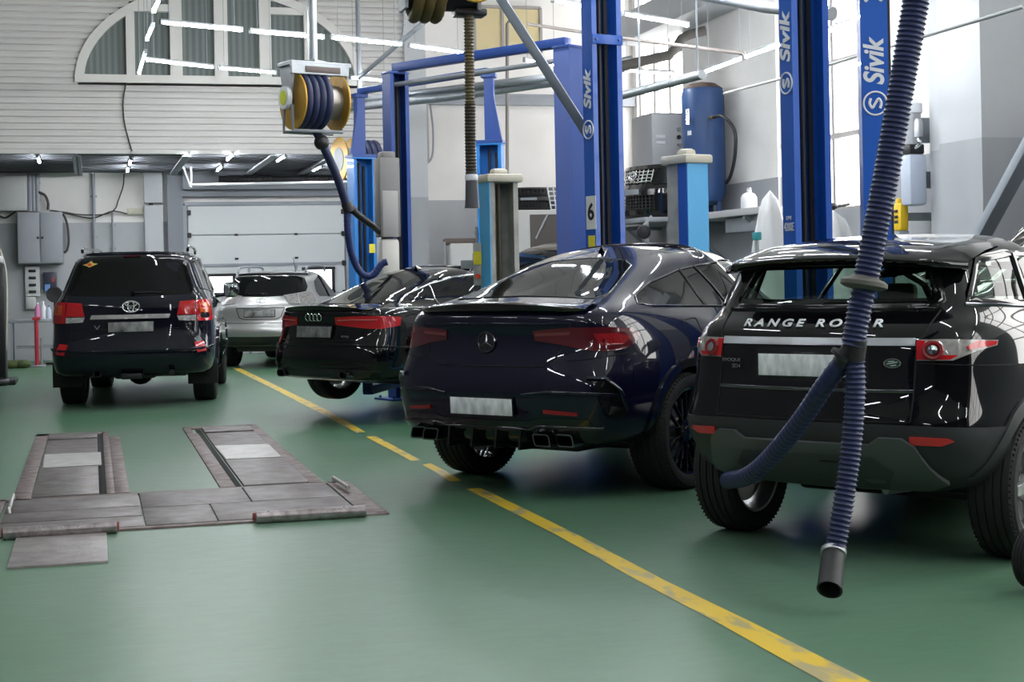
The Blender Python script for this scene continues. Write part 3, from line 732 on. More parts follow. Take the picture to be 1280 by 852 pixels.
def wheels(c, key, xs, ys, D, W, rr, spokes, style, rim_m, drop=0.):
    t, r, d = wheel_meshes(key, D, W, rr, spokes, style)
    for i, x in enumerate(xs):
        for s in (-1, 1):
            o = obj('wheel', t if not t.materials else t, TYRE if not t.materials else None, c.root, ang=40)
            o.location = (x, s*ys, D/2+drop); o.rotation_euler = (0, R(17*(i+1)), 0 if s > 0 else PI)
            obj('rim', r, rim_m if not r.materials else None, o, ang=40)
            obj('brake_disc', d, DISC if not d.materials else None, o, ang=40)
def frame_at(p, n, up=V((0, 0, 1))):
    """matrix at p: x = to the right seen along -n, y = up, z = n"""
    x = up.cross(n).normalized(); y = n.cross(x); M = Mx((x, y, n)).transposed().to_4x4(); M.translation = p; return M
def plate(c, y, z, m, view='rear', w=.52, h=.112, off=.014, tilt=None):
    p, n = c.on(view, (y, z)); n = V((n.x, n.y*.3, n.z*.5)).normalized() if tilt is None else V((-1, 0, tilt)).normalized()
    M = frame_at(p+n*off, n)
    b = B(); b.box((0, 0, -.006), (w+.02, h+.02, .014), .004, M); o = b.build('number_plate_frame', GLOSSB, c.body)
    b = B(); b.box((0, 0, 0), (w, h, .006), .002, M); b.build('number_plate', m, o)
    return M
def arch_trim(c, x, z, r0, r1, m, off=.012, thick=.03, a0=-5, a1=185, name='arch_trim', sides=('right', 'left')):
    n = 22; A = [R(a0+(a1-a0)*i/n) for i in range(n+1)]
    poly = [(x+r1*math.cos(a), z+r1*math.sin(a)) for a in A]+[(x+r0*math.cos(a), z+r0*math.sin(a)) for a in reversed(A)]
    for s in sides: c.decal(name, s, poly, m, off, thick, .05)
def ring(b, M, rx, ry, t, x=0., y=0., seg=28):
    b.tube([M @ V((x+rx*math.cos(2*PI*i/seg), y+ry*math.sin(2*PI*i/seg), 0)) for i in range(seg)], t, 6, closed=True)
def mirrors(c, x, y, z, m, w=.24, h=.17, d=.14):
    for s in (-1, 1):
        b = B()
        b.lathe([(.0001, -.5), (.35, -.47), (.48, -.3), (.5, 0.), (.46, .3), (.3, .47), (.0001, .5)], Mx.Translation((x, s*(y+w/2+.03), z)) @ Mx.Diagonal((d, 1, h, 1)) @ Mx.Rotation(PI/2, 4, 'X') @ Mx.Diagonal((1, 1, w, 1)), 20)
        b.bar((x, s*(y-.08), z-h*.4), (x, s*(y+w*.4), z-h*.3), .05, .04, bev=.01)
        o = b.build('door_mirror', m, c.body)
        b = B(); b.box((x-d*.47, s*(y+w/2+.03), z), (.012, w*.78, h*.74), .005); b.build('mirror_glass', mat('mirror', (.6, .62, .63), .03, 1.), o)
def fin(c, x, m):
    p, n = c.on('top', (x, 0))
    b = B(); b.grid([[p+V((.16*t-.02, s*.03*(1-t)*(1-u), u*.05*(1-.15*t)*(1 if t < .15 else (1-t)**.7)-.004)) for t in (0, .08, .3, .6, .85, 1)] for s, u in ((-1, 0), (-.8, .5), (0, 1), (.8, .5), (1, 0))])
    b.build('roof_antenna', m, c.body)
def wiper(c, pts, m=GLOSSB, r=.011):
    b = B(); q = [c.on('rear', p, .014)[0] for p in pts]; b.tube(smooth_path(q, 4), r, 6); b.cyl(q[0]-V((.0, 0, 0)), q[0]+V((-.02, 0, 0)), .022, seg=12); b.build('rear_wiper', m, c.body)
def badge_word(c, name, view, txt, at, w, h, m, shear=0., bold=0., off=.005):
    me = text_mesh(txt, 1., .0, shear, bold); xs = [v.co.x for v in me.vertices]; ys = [v.co.y for v in me.vertices]
    bb = B(); bm = bb.bm; bm.from_mesh(me); fs = bm.faces[:]
    r = bmesh.ops.extrude_face_region(bm, geom=fs)
    for v in [g for g in r['geom'] if isinstance(g, bmesh.types.BMVert)]: v.co.z = .004
    to, rr = c.mapper(view); sg = -1 if view == 'rear' else 1
    cx, cy = (min(xs)+max(xs))/2, (min(ys)+max(ys))/2; kx, ky = w/(max(xs)-min(xs)), h/(max(ys)-min(ys))
    for v in bm.verts:
        hp, n = c.hit(*rr((at[0]+sg*(v.co.x-cx)*kx, at[1]+(v.co.y-cy)*ky))); v.co = hp+n*(off+v.co.z)
    return bb.build(name, m, c.body, smooth=False)
def sym(half): return list(half)+[(-y, z) for y, z in reversed(half)]
def lip(c, rows, m, name='spoiler'):
    b = B(); b.grid(rows); return b.build(name, m, c.body, ang=60)

# ---------------------------------------------------------------- dark blue coupe SUV
c = gle
wheels(c, 'gle', (1.09, 4.0), .865, .80, .30, .295, 10, 'twin', RIMB)
c.decal('rear_window', 'rear', sym([(.0, 1.345), (.3, 1.338), (.585, 1.325), (.61, 1.345), (.44, 1.545), (.33, 1.585), (.0, 1.605)])[:-1], GLASS, .003, .008, .03)
c.bead('window_seal', 'rear', sym([(.0, 1.345), (.3, 1.338), (.585, 1.325), (.61, 1.345), (.44, 1.545), (.33, 1.585), (.0, 1.605)])[:-1], GLOSSB, .007, 0, True)
rows = []
for i in range(25):
    y = -.70+1.4*i/24; e = min(1, (1-abs(y)/.70)*6); p, n = c.on('rear', (y, 1.235)); q, n2 = c.on('top', (p.x+.17, y)); x0 = p.x
    rows.append([q+V((.02, 0, -.005)), V((x0+.07, y, lerp(q.z, 1.315-.04*(y/.7)**2, .75*e)+.004)), V((x0-.02, y, lerp(1.262, 1.318-.045*(y/.7)**2, e))), V((x0-.045*e, y, lerp(1.255, 1.305-.045*(y/.7)**2, e))), V((x0-.035*e, y, lerp(1.25, 1.268-.03*(y/.7)**2, e))), p+V((.015, 0, 0))])
lip(c, rows, GLOSSB)
W15 = ('wrap', 1.6)
RL = [(.125, -.365, 1.122), (.16, -.5, 1.135), (.197, -.643, 1.142), (.33, -.82, 1.142), (.487, -.915, 1.130), (.548, -.935, 1.086), (.48, -.93, 1.03), (.39, -.919, .998), (.3, -.86, .985), (.226, -.764, .987), (.17, -.56, 1.03), (.131, -.375, 1.058)]
c.decal('tail_lamp', W15, RL, REDD, .006, .016, .03, mirror=True)
c.decal('lamp_band', W15, [(.126, -.38, 1.105), (.19, -.62, 1.115), (.19, -.62, 1.095), (.13, -.38, 1.085)], mat('lamp_band', (.17, .035, .04), .12, coat=.8), .008, .01, .03, mirror=True)
c.decal('lamp_core', W15, [(.25, -.76, 1.10), (.36, -.88, 1.10), (.46, -.915, 1.075), (.38, -.91, 1.03), (.27, -.80, 1.025)], mat('lens_red_deep', (.26, .008, .012), .12, coat=.8), .008, .01, .03, mirror=True)
c.bead('tailgate_gap', 'rear', [(.565, 1.165), (.57, 1.05), (.54, .95), (.47, .895), (.40, .886), (-.40, .886), (-.47, .895), (-.54, .95), (-.60, 1.08), (-.625, 1.165)], GAP, .005)
c.bead('bumper_gap', W15, [(.5, -.95, .98), (.3, -.86, .955), (.2, -.70, .93), (.16, -.60, .925)], GAP, .004, mirror=True)
c.bead('crease', 'rear', [(.62, 1.168), (-.62, 1.168)], P_NAVY, .008)
p, n = c.on('rear', (0, 1.045)); M = frame_at(p+n*.012, n); b = B(); ring(b, M, .068, .068, .008)
for k in range(3): a = PI/2+k*2*PI/3; b.tube([M @ V((0, 0, .004)), M @ V((.066*math.cos(a), .066*math.sin(a), 0))], [.012, .003], 6)
b.build('emblem', mat('emblem_black_chrome', (.16, .16, .175), .2, 1.), c.body)
b = B(); b.lathe([(.0001, .0), (.07, 0), (.075, -.012)], M, 28); b.build('emblem_dish', GLOSSB, c.body)
plate(c, .0, .62, PLATEW, tilt=-.05)
c.decal('reflector', W15, [(.068, -.478, .611), (.122, -.705, .594), (.125, -.71, .572), (.07, -.478, .585)], mat('reflector_dull', (.28, .008, .014), .2, coat=.5), .01, .014, .04, mirror=True)
# black lower apron, diffuser fins, twin tail pipes
c.decal('lower_apron', W15, [(.10, -.80, .55), (.08, -.45, .555), (.04, -.36, .53), (.0, 0., .53), (.04, .36, .53), (.08, .45, .555), (.10, .80, .55), (.2, .86, .40), (.2, .70, .35), (.2, .3, .33), (.2, 0., .33), (.2, -.3, .33), (.2, -.70, .35), (.2, -.86, .40)], GLOSSB, .006, .012, .04)
c.bead('apron_edge', W15, [(.16, -.88, .485), (.05, -.45, .50), (.03, -.36, .475), (.0, 0, .475), (.03, .36, .475), (.05, .45, .50), (.16, .88, .485)], GLOSSB, .014, .008)
c.bead('bumper_crease', W15, [(.3, -.93, .70), (.16, -.82, .715), (.06, -.5, .725), (.04, -.32, .70)], P_NAVY, .012, mirror=True)
for y in (-.3, -.1, .1, .3): b = B(); b.prism([(.03, .34), (.05, .47), (.22, .46), (.3, .33)], -.008, .008, Mx.Translation((0, y, 0)) @ Mx.Rotation(PI/2, 4, 'X')); b.build('diffuser_fin', GLOSSB, c.body, smooth=False)
def rrect(w, h, r, n=3, sk=0.):
    out = []
    for cx, cy, a in ((w/2-r, h/2-r, 0), (-w/2+r, h/2-r, PI/2), (-w/2+r, -h/2+r, PI), (w/2-r, -h/2+r, 3*PI/2)):
        for i in range(n+1): t = a+PI/2*i/n; out.append((cx+r*math.cos(t)+sk*(cy+r*math.sin(t)), cy+r*math.sin(t)))
    return out
def tailpipe(c, y, z, x, w, h, m, r=.02, sk=0., L=.16):
    o, i_ = rrect(w, h, r, sk=sk), rrect(w-.02, h-.02, r*.8, sk=sk); b = B()
    rows = [[V((x+a, y+q[0], z+q[1])) for q in pr+pr[:1]] for pr, a in ((o, L), (o, .006), (o, 0), (i_, 0), (i_, L*.8))]
    b.grid(rows); t = b.build('tailpipe', m, c.body, ang=50)
    b = B(); b.grid([[V((x+L*.7, y+q[0], z+q[1])) for q in i_], [V((x+L*.7, y, z)) for q in i_]]); b.build('pipe_bore', GAP, t)
for s in (-1, 1):
    for y, x in ((.47, .05), (.62, .10)): tailpipe(c, s*y, .41, x, .135, .085, DKCHROME, sk=-.25*s)
c.decal('side_vent', W15, [(.17, -.80, .80), (.24, -.885, .79), (.30, -.93, .70), (.36, -.94, .58), (.33, -.935, .545), (.24, -.88, .56), (.2, -.83, .65)], GLOSSB, .004, .01, .03, mirror=True)
c.bead('vent_blade', W15, [(.155, -.765, .815), (.22, -.865, .81), (.29, -.925, .74), (.36, -.945, .60)], P_NAVY, .018, .008, mirror=True)
SW = [(.70, 1.285), (.80, 1.335), (1.1, 1.42), (1.5, 1.502), (1.9, 1.55), (2.3, 1.575), (2.65, 1.56), (3.0, 1.46), (3.35, 1.27), (3.42, 1.21), (2.6, 1.215), (1.88, 1.235), (.85, 1.265)]
c.decal('side_window', 'right', SW, GLASS, .003, .008, .04, mirror=True)
c.bead('window_trim', 'right', SW, DKCHROME, .009, .003, True, mirror=True)
c.bead('window_pillar', 'right', [(1.53, 1.51), (1.54, 1.25)], GLOSSB, .012, .004, mirror=True)
c.bead('window_pillar', 'right', [(1.72, 1.535), (1.88, 1.235)], GLOSSB, .012, .004, mirror=True)
c.bead('door_gap', 'right', [(1.66, 1.25), (1.68, 1.0), (1.62, .80), (1.72, .60), (1.84, .44)], GAP, .005, mirror=True)
c.bead('door_gap', 'right', [(2.72, 1.21), (2.70, .8), (2.66, .42)], GAP, .005, mirror=True)
c.bead('fuel_flap_gap', 'right', [(1.08, 1.16), (1.28, 1.17), (1.31, .98), (1.12, .97)], GAP, .004, closed=True)
c.bead('sill_trim', 'right', [(1.62, .40), (2.5, .36), (3.4, .38)], CLAD, .03, mirror=True)
for x in (1.82, 2.85): c.bead('door_handle', 'right', [(x, 1.03), (x+.2, 1.035)], P_NAVY, .017, .02, mirror=True)
arch_trim(c, 1.09, .40, .445, .50, GLOSSB, .016, .04); arch_trim(c, 4.0, .40, .445, .50, GLOSSB, .016, .04)
c.decal('windscreen', 'front', sym([(0, 1.16), (.66, 1.14), (.56, 1.5), (0, 1.57)]), GLASS, .003, .008, .05)
fin(c, 1.55, P_NAVY); mirrors(c, 3.2, .93, 1.16, P_NAVY)
b = B(); b.box((2.5, 0, .28), (2.6, 1.2, .1), .03); b.cyl((1.09, -.7, .38), (1.09, .7, .38), .06); b.box((.62, 0, .36), (.35, 1.0, .14), .04); b.build('underbody', BLACKM, c.root)

# ---------------------------------------------------------------- black compact SUV
c = ev
wheels(c, 'ev', (.80, 3.46), .80, .73, .245, .255, 5, 'wide', RIMS)
GP = sym([(0, 1.298), (.56, 1.302), (.585, 1.33), (.515, 1.485), (.46, 1.525), (0, 1.53)])
c.decal('rear_window', 'rear', GP, CLEARG, .003, .006, .03)
c.bead('window_frit', 'rear', GP, GLOSSB, .03, -.012, True)
c.bead('window_edge', 'rear', [(.60, 1.285), (-.60, 1.285)], P_BLACK, .014)
W18 = ('wrap', 1.8)
rows = []
for i in range(29):
    y = -.70+1.4*i/28; k = abs(y)/.70; xt = .24+.10*k**2+.14*max(0, k-.8)/.2; zt = 1.56-.045*k**2
    q, n = c.on('top', (.95, y*.97)); u, n = c.on('rear', (y*.93, 1.515-.03*k**2))
    rows.append([q+V((.08, 0, -.01)), q+V((-.02, 0, .006)), V((lerp(q.x, xt, .5), y, lerp(q.z, zt, .42)+.016)), V((xt+.02, y, zt+.006)), V((xt, y, zt-.01)), V((xt+.012, y, zt-.035)), V((lerp(xt, u.x, .4), y, lerp(zt-.05, u.z, .5))), u+V((.03, 0, 0))])
lip(c, rows, P_BLACK)
c.bead('brake_light', 'rear', [(.2, 1.515), (-.2, 1.515)], REDD, .012, .02)
CL = [(.46, -.93, .70), (.2, -.80, .712), (.08, -.5, .722), (.02, 0, .724), (.08, .5, .722), (.2, .80, .712), (.46, .93, .70), (.44, .92, .50), (.36, .86, .42), (.3, .5, .37), (.3, 0, .36), (.3, -.5, .37), (.36, -.86, .42), (.44, -.92, .50)]
c.decal('bumper_cladding', W18, CL, CLAD, .010, .02, .05)
SKP = [(.0, .392), (.3, .395), (.55, .40), (.66, .44), (.61, .52), (.565, .625), (.51, .662), (.40, .664), (.345, .63), (0, .632)]
c.decal('skid_plate', 'rear', sym(SKP), SKID, .03, .04, .04)
c.decal('tow_cover', 'rear', sym([(0, .405), (.36, .41), (.44, .50), (.36, .575), (0, .58)]), mat('skid_dark', (.05, .053, .055), .5), .034, .01, .05)
for y in (.25, -.08): c.bead('cover_slot', 'rear', [(y, .548), (y-.12, .546)], GAP, .004, .036)
c.decal('reflector', W18, [(.12, -.535, .672), (.16, -.71, .664), (.18, -.735, .650), (.13, -.69, .628), (.1, -.545, .632)], REDL, .016, .014, .04, mirror=True)
c.decal('tailgate_strip', 'rear', [(.54, 1.106), (-.54, 1.106), (-.54, 1.142), (.54, 1.142)], STRIPG, .010, .014, .04)
c.bead('tailgate_gap', 'rear', [(.60, 1.28), (.575, 1.16), (.548, 1.12), (.545, .74)], GAP, .005, mirror=True)
c.bead('tailgate_gap', 'rear', [(.545, .735), (-.545, .735)], GAP, .005)
c.bead('lower_moulding', 'rear', [(.545, .885), (-.545, .885)], DKCHROME, .009)
c.bead('shoulder_gap', W18, [(.9, -.94, .985), (.5, -.9, 1.0), (.28, -.79, 1.01), (.19, -.66, 1.018), (.17, -.56, 1.02)], GAP, .004, mirror=True)
LE = [(.175, -.556, 1.135), (.24, -.68, 1.137), (.345, -.83, 1.130), (.42, -.885, 1.125), (.41, -.88, 1.10), (.315, -.81, 1.080), (.24, -.71, 1.034), (.165, -.556, 1.034)]
c.decal('tail_lamp', W18, LE, GREYL, .006, .02, .025, mirror=True)
for s in (1, -1):
    p, n = c.on(W18, (.19, s*-.63, 1.083)); M = frame_at(p+n*.012, n); b = B(); ring(b, M, .042, .038, .012); b.build('lamp_ring', mat('lens_red_dark', (.22, .006, .01), .12, coat=.8), c.body); b = B(); b.lathe([(.0001, .014), (.024, .010), (.028, 0)], M, 20); b.build('lamp_core', CHROME, c.body)
c.decal('lamp_red', W18, [(.17, -.556, 1.13), (.185, -.595, 1.13), (.18, -.592, 1.04), (.165, -.556, 1.04)], REDL, .010, .014, .02, mirror=True)
c.decal('lamp_red', W18, [(.33, -.80, 1.126), (.415, -.878, 1.12), (.40, -.872, 1.102), (.32, -.80, 1.09), (.29, -.77, 1.082), (.29, -.76, 1.10)], REDL, .010, .014, .02, mirror=True)
c.decal('lamp_red', W18, [(.18, -.59, 1.06), (.26, -.73, 1.06), (.24, -.70, 1.04), (.175, -.59, 1.038)], REDL, .009, .012, .02, mirror=True)
badge_word(c, 'name_lettering', 'rear', 'R A N G E   R O V E R', (.03, 1.212), .80, .038, WTXT, bold=.03)
badge_word(c, 'model_lettering', 'rear', 'EVOQUE', (.475, 1.02), .125, .02, STRIPG); badge_word(c, 'engine_lettering', 'rear', 'SD4', (.44, .99), .055, .02, STRIPG)
p, n = c.on('rear', (-.44, 1.02)); M = frame_at(p+n*.006, n); b = B(); b.lathe([(.0001, .006), (.95, .006), (1, .0), (.96, -.006)], M @ Mx.Diagonal((.046, .025, 1, 1)), 32); o = b.build('oval_badge', CHROME, c.body)
b = B(); b.lathe([(.0001, .008), (.84, .008), (.86, .002)], M @ Mx.Diagonal((.046, .025, 1, 1)), 32); b.build('badge_field', mat('badge_green', (.01, .05, .025), .3), o)
b = B(); b.bar(M @ V((-.026, -.004, .009)), M @ V((.026, .006, .009)), .004, .003); b.bar(M @ V((-.02, .008, .009)), M @ V((.01, .01, .009)), .003, .003); b.bar(M @ V((-.008, -.012, .009)), M @ V((.02, -.009, .009)), .003, .003); b.build('badge_script', WTXT, o)
c.decal('plate_recess', 'rear', [(.31, 1.096), (-.31, 1.096), (-.33, .925), (.33, .925)], GLOSSB, .001, .006, .05)
plate(c, .02, 1.005, PLATEW, tilt=.0)
SE = [(.48, 1.32), (.66, 1.525), (1.0, 1.555), (1.6, 1.565), (2.1, 1.53), (2.45, 1.40), (2.85, 1.205), (1.9, 1.255), (1.2, 1.285), (.80, 1.30)]
c.decal('side_window', 'right', SE, CLEARG, .003, .006, .04, mirror=True)
c.bead('window_frit', 'right', SE, GLOSSB, .026, -.012, True, mirror=True)
WS = sym([(0, 1.18), (.66, 1.16), (.58, 1.46), (0, 1.54)])
c.open_up((('rear', GP), ('right', SE), ('left', SE), ('front', WS)))
c.bead('window_frit', 'front', WS, GLOSSB, .03, -.012, True)
SEAT = mat('seat_dark', (.012, .012, .013), .7)
for s, xx in ((-1, 2.35), (1, 2.35)):
    b = B(); b.box((xx-.28, s*.37, .92), (.16, .48, .62), .06); b.box((xx, s*.37, .62), (.55, .5, .18), .06); b.box((xx-.34, s*.37, 1.31), (.09, .26, .17), .04); b.cyl((xx-.33, s*.37, 1.2), (xx-.33, s*.37, 1.3), .02, seg=8); b.build('front_seat', SEAT, c.root)
b = B(); b.box((1.15, 0, .88), (.16, 1.25, .52), .06); b.box((1.4, 0, .62), (.5, 1.25, .16), .06); b.build('rear_seat', SEAT, c.root)
for y in (-.42, .42): b = B(); b.box((1.1, y, 1.19), (.08, .24, .13), .035); b.build('headrest', SEAT, c.root)
b = B(); b.box((2.95, 0, .98), (.4, 1.3, .2), .05); b.build('dashboard', SEAT, c.root)
b = B(); b.tube([(2.62+.05*math.cos(a), .37+.18*math.cos(a)*0+.18*math.sin(a), 1.0+.17*math.cos(a)) for a in [2*PI*i/24 for i in range(24)]], .015, 8, closed=True); b.bar((2.62, .37, 1.0), (2.85, .37, .95), .05, .05); b.build('steering_wheel', SEAT, c.root)
c.bead('window_trim', 'right', SE, GLOSSB, .009, .002, True, mirror=True)
c.bead('window_pillar', 'right', [(1.02, 1.555), (.98, 1.29)], GLOSSB, .016, .004, mirror=True); c.bead('window_pillar', 'right', [(1.75, 1.56), (1.80, 1.26)], GLOSSB, .016, .004, mirror=True)
c.bead('waist_moulding', 'right', [(.46, 1.305), (.80, 1.288), (1.2, 1.272), (1.9, 1.242), (2.85, 1.19)], DKCHROME, .01, .002, mirror=True)
c.bead('door_gap', 'right', [(1.06, 1.27), (1.12, 1.0), (1.2, .80), (1.3, .6), (1.36, .4)], GAP, .005, mirror=True)
c.bead('door_gap', 'right', [(2.1, 1.23), (2.12, .8), (2.1, .4)], GAP, .005, mirror=True)
for x in (1.32, 2.3): c.bead('door_handle', 'right', [(x, 1.06), (x+.19, 1.06)], P_BLACK, .017, .02, mirror=True)
for x in (.80, 3.46): arch_trim(c, x, .365, .41, .475, CLAD, .018, .045)
c.bead('sill_cladding', 'right', [(1.25, .44), (2.1, .42), (3.0, .44)], CLAD, .05, mirror=True)
c.decal('windscreen', 'front', WS, CLEARG, .003, .006, .05)
fin(c, .85, P_BLACK); mirrors(c, 2.65, .88, 1.2, P_BLACK);
b = B(); b.box((2.2, 0, .27), (2.3, 1.15, .1), .03); b.cyl((.80, -.66, .35), (.80, .66, .35), .05); b.build('underbody', BLACKM, c.root)
b = B(); b.tube([(.5, .50, .37), (.22, .51, .375), (.14, .51, .375)], .04, 14); b.build('tailpipe', STEEL, c.root)
b = B(); b.tube([(3.2, -.35, .33), (.9, -.35, .34), (.55, -.2, .33)], .03, 8); b.build('exhaust_line', STEEL, c.root)

# ---------------------------------------------------------------- big off-road car
c = lc
wheels(c, 'lc', (1.2, 4.05), .80, .80, .285, .235, 5, 'wide', RIMS)
GP = sym([(0, 1.325), (.70, 1.345), (.735, 1.37), (.60, 1.775), (.56, 1.80), (0, 1.815)])
c.decal('rear_window', 'rear', GP, GLASS, .003, .008, .04)
c.bead('roof_spoiler', 'rear', [(.62, 1.825), (.3, 1.84), (-.3, 1.84), (-.62, 1.825)], P_BLKBLUE, .028, .0)
c.bead('brake_light', 'rear', [(.1, 1.80), (-.1, 1.80)], REDD, .011, .012)
W22 = ('wrap', 2.2)
c.decal('tail_lamp', W22, [(.17, -.575, 1.252), (.22, -.74, 1.262), (.22, -.75, 1.098), (.165, -.535, 1.098)], REDL, .012, .02, .03, mirror=True)
c.decal('tail_lamp', W22, [(.22, -.758, 1.265), (.33, -.90, 1.268), (.42, -.93, 1.262), (.42, -.94, 1.025), (.3, -.91, 1.02), (.2, -.765, 1.02)], REDL, .012, .02, .03, mirror=True)
c.decal('indicator_lens', W22, [(.24, -.79, 1.23), (.34, -.90, 1.235), (.34, -.905, 1.12), (.24, -.80, 1.12)], ORL, .015, .01, .03, mirror=True)
c.decal('reversing_lens', W22, [(.165, -.535, 1.088), (.21, -.752, 1.088), (.2, -.755, 1.022), (.165, -.555, 1.030)], CLRL, .012, .02, .03, mirror=True)
c.bead('tailgate_gap', 'rear', [(.755, 1.36), (.745, 1.27)], GAP, .005, mirror=True)
c.bead('tailgate_gap', 'rear', [(.70, 1.02), (.69, .70)], GAP, .005, mirror=True)
c.bead('tailgate_gap', 'rear', [(.70, .94), (-.70, .94)], GAP, .004)
c.decal('chrome_strip', 'rear', [(.47, 1.062), (-.44, 1.062), (-.46, 1.112), (.45, 1.112)], mat('bright_strip', (.80, .79, .78), .22, .9, var=.4, vscale=22), .02, .03, .05)
p, n = c.on('rear', (-.005, 1.205)); M = frame_at(p+n*.015, n); b = B(); ring(b, M, .098, .066, .010); ring(b, M, .036, .060, .009, y=.002); ring(b, M, .068, .026, .009, y=.030); b.build('emblem', CHROME, c.body)
plate(c, .0, .965, PLATED)
c.decal('reflector', W22, [(.12, -.735, .765), (.16, -.84, .78), (.2, -.85, .66), (.14, -.75, .645)], REDL, .014, .02, .03, mirror=True)
c.bead('bumper_step', W22, [(.4, -.96, .72), (.2, -.90, .70), (.1, -.7, .69), (.06, -.3, .685), (.05, 0, .685), (.06, .3, .685), (.1, .7, .69), (.2, .90, .70), (.4, .96, .72)], P_BLKBLUE, .02, .004)
badge_word(c, 'engine_lettering', 'rear', 'V8', (-.66, .985), .075, .03, CHROME)
badge_word(c, 'model_lettering', 'rear', 'V', (.39, .965), .075, .05, CHROME)
c.decal('sticker', 'rear', [(.575, 1.71), (.52, 1.725), (.475, 1.755), (.45, 1.728), (.40, 1.722), (.465, 1.695), (.5, 1.68), (.535, 1.70)], mat('sticker_yellow', (.75, .55, .12), .5), .006, .004, .03)
c.decal('sticker_heart', 'rear', [(.525, 1.715), (.49, 1.732), (.465, 1.715), (.48, 1.695), (.51, 1.695)], mat('sticker_red', (.7, .08, .05), .5), .009, .004, .02)
wiper(c, [(-.02, 1.36), (-.2, 1.365), (-.36, 1.36)])
SWL = [(.46, 1.40), (.58, 1.74), (1.2, 1.77), (2.4, 1.77), (2.85, 1.70), (3.5, 1.32), (2.0, 1.35)]
c.decal('side_window', 'right', SWL, GLASS, .003, .008, .05, mirror=True); c.bead('window_trim', 'right', SWL, DKCHROME, .01, .003, True, mirror=True)
for x in (1.25, 2.2): c.bead('window_pillar', 'right', [(x, 1.78), (x, 1.36)], GLOSSB, .02, .004, mirror=True)
for s in (-1, 1):
    b = B(); b.tube(smooth_path([(.85, s*.63, 1.865), (.92, s*.635, 1.915), (1.6, s*.64, 1.93), (2.5, s*.62, 1.92), (2.75, s*.61, 1.865)], 5), .018, 8); b.build('roof_rail', GLOSSB, c.body)
for s in (-1, 1):
    b = B(); b.box((.62, s*.80, .39), (.02, .36, .30), .006); b.build('mud_flap', RUBBER, c.root)
for x in (1.2, 4.05): arch_trim(c, x, .40, .45, .53, P_BLKBLUE, .025, .05)
c.decal('windscreen', 'front', sym([(0, 1.30), (.66, 1.28), (.60, 1.66), (0, 1.72)]), GLASS, .003, .008, .05)
mirrors(c, 3.45, .92, 1.36, P_BLKBLUE, .22, .22)
b = B(); b.box((2.5, 0, .40), (3.4, 1.2, .14), .03); b.cyl((1.2, -.7, .40), (1.2, .7, .40), .07); b.sphere((1.2, 0, .38), .17); b.box((.45, -.02, .40), (.3, .5, .12), .04); b.build('underbody', BLACKM, c.root)
tailpipe(c, .40, .42, .12, .09, .08, BLACKM, .03)
b = B(); b.box((.16, 0, .385), (.2, .25, .07), .02); b.build('tow_bracket', BLACKM, c.root)
b = B(); b.cyl((.03, -.47, .42), (.22, -.47, .42), .03); b.build('tow_eye', BLACKM, c.root)

# ---------------------------------------------------------------- silver SUV
c = lx
wheels(c, 'lx', (1.02, 3.74), .77, .72, .235, .23, 5, 'wide', RIMS)
W16 = ('wrap', 1.6)
GP = [(.45, -.75, 1.265), (.41, -.5, 1.215), (.4, 0, 1.20), (.41, .5, 1.215), (.45, .75, 1.265), (.62, .74, 1.36), (.72, .66, 1.50), (.68, .5, 1.545), (.66, 0, 1.555), (.68, -.5, 1.545), (.72, -.66, 1.50), (.62, -.74, 1.36)]
c.decal('rear_window', W16, GP, GLASS, .003, .008, .04)
c.bead('roof_spoiler', 'rear', [(.60, 1.565), (.3, 1.578), (-.3, 1.578), (-.60, 1.565)], GLOSSB, .022, .01)
LL = [(.22, -.40, 1.215), (.35, -.62, 1.245), (.50, -.76, 1.275), (.62, -.83, 1.24), (.62, -.87, 1.10), (.5, -.86, 1.06), (.25, -.68, 1.07), (.2, -.50, 1.09)]
c.decal('tail_lamp', W16, LL, GREYL, .010, .02, .035, mirror=True); c.bead('lamp_edge', W16, LL, STEEL, .006, .008, True, mirror=True)
c.bead('lamp_divide', W16, [(.30, -.66, 1.25), (.27, -.66, 1.07)], STEEL, .007, .012, mirror=True)
c.bead('plate_recess', 'rear', [(.42, 1.02), (-.42, 1.02), (-.36, .86), (-.27, .825), (.27, .825), (.36, .86)], GAP, .006, 0, True)
c.bead('grip_strip', 'rear', [(.42, 1.022), (-.42, 1.022)], STEEL, .016, .008)
plate(c, .0, .925, PLATED)
p, n = c.on('rear', (0, 1.135)); M = frame_at(p+n*.008, n); b = B(); ring(b, M, .085, .055, .007); b.tube([M @ V((-.02, .045, 0)), M @ V((-.03, -.03, 0)), M @ V((.05, -.03, 0))], .008, 6); b.build('emblem', STEEL, c.body)
c.bead('bumper_gap', W16, [(.5, -.94, .80), (.25, -.80, .775), (.12, -.4, .765), (.1, 0, .765), (.12, .4, .765), (.25, .80, .775), (.5, .94, .80)], GAP, .006)
c.decal('lower_valance', W16, [(.5, -.94, .56), (.1, -.7, .545), (.03, 0, .535), (.1, .7, .545), (.5, .94, .56), (.5, .9, .36), (.3, 0, .31), (.5, -.9, .36)], CLAD, .008, .015, .06)
c.decal('reflector', W16, [(.12, -.70, .65), (.17, -.80, .655), (.18, -.80, .60), (.12, -.70, .595)], REDL, .01, .014, .04, mirror=True)
wiper(c, [(.28, 1.235), (.1, 1.25), (-.08, 1.255)])
SX = [(.92, 1.27), (1.05, 1.45), (1.4, 1.54), (2.2, 1.55), (2.7, 1.45), (3.35, 1.13), (2.0, 1.16), (1.0, 1.19)]
c.decal('side_window', 'right', SX, GLASS, .003, .008, .05, mirror=True); c.bead('window_pillar', 'right', [(1.40, 1.55), (1.62, 1.17)], GLOSSB, .018, .004, mirror=True)
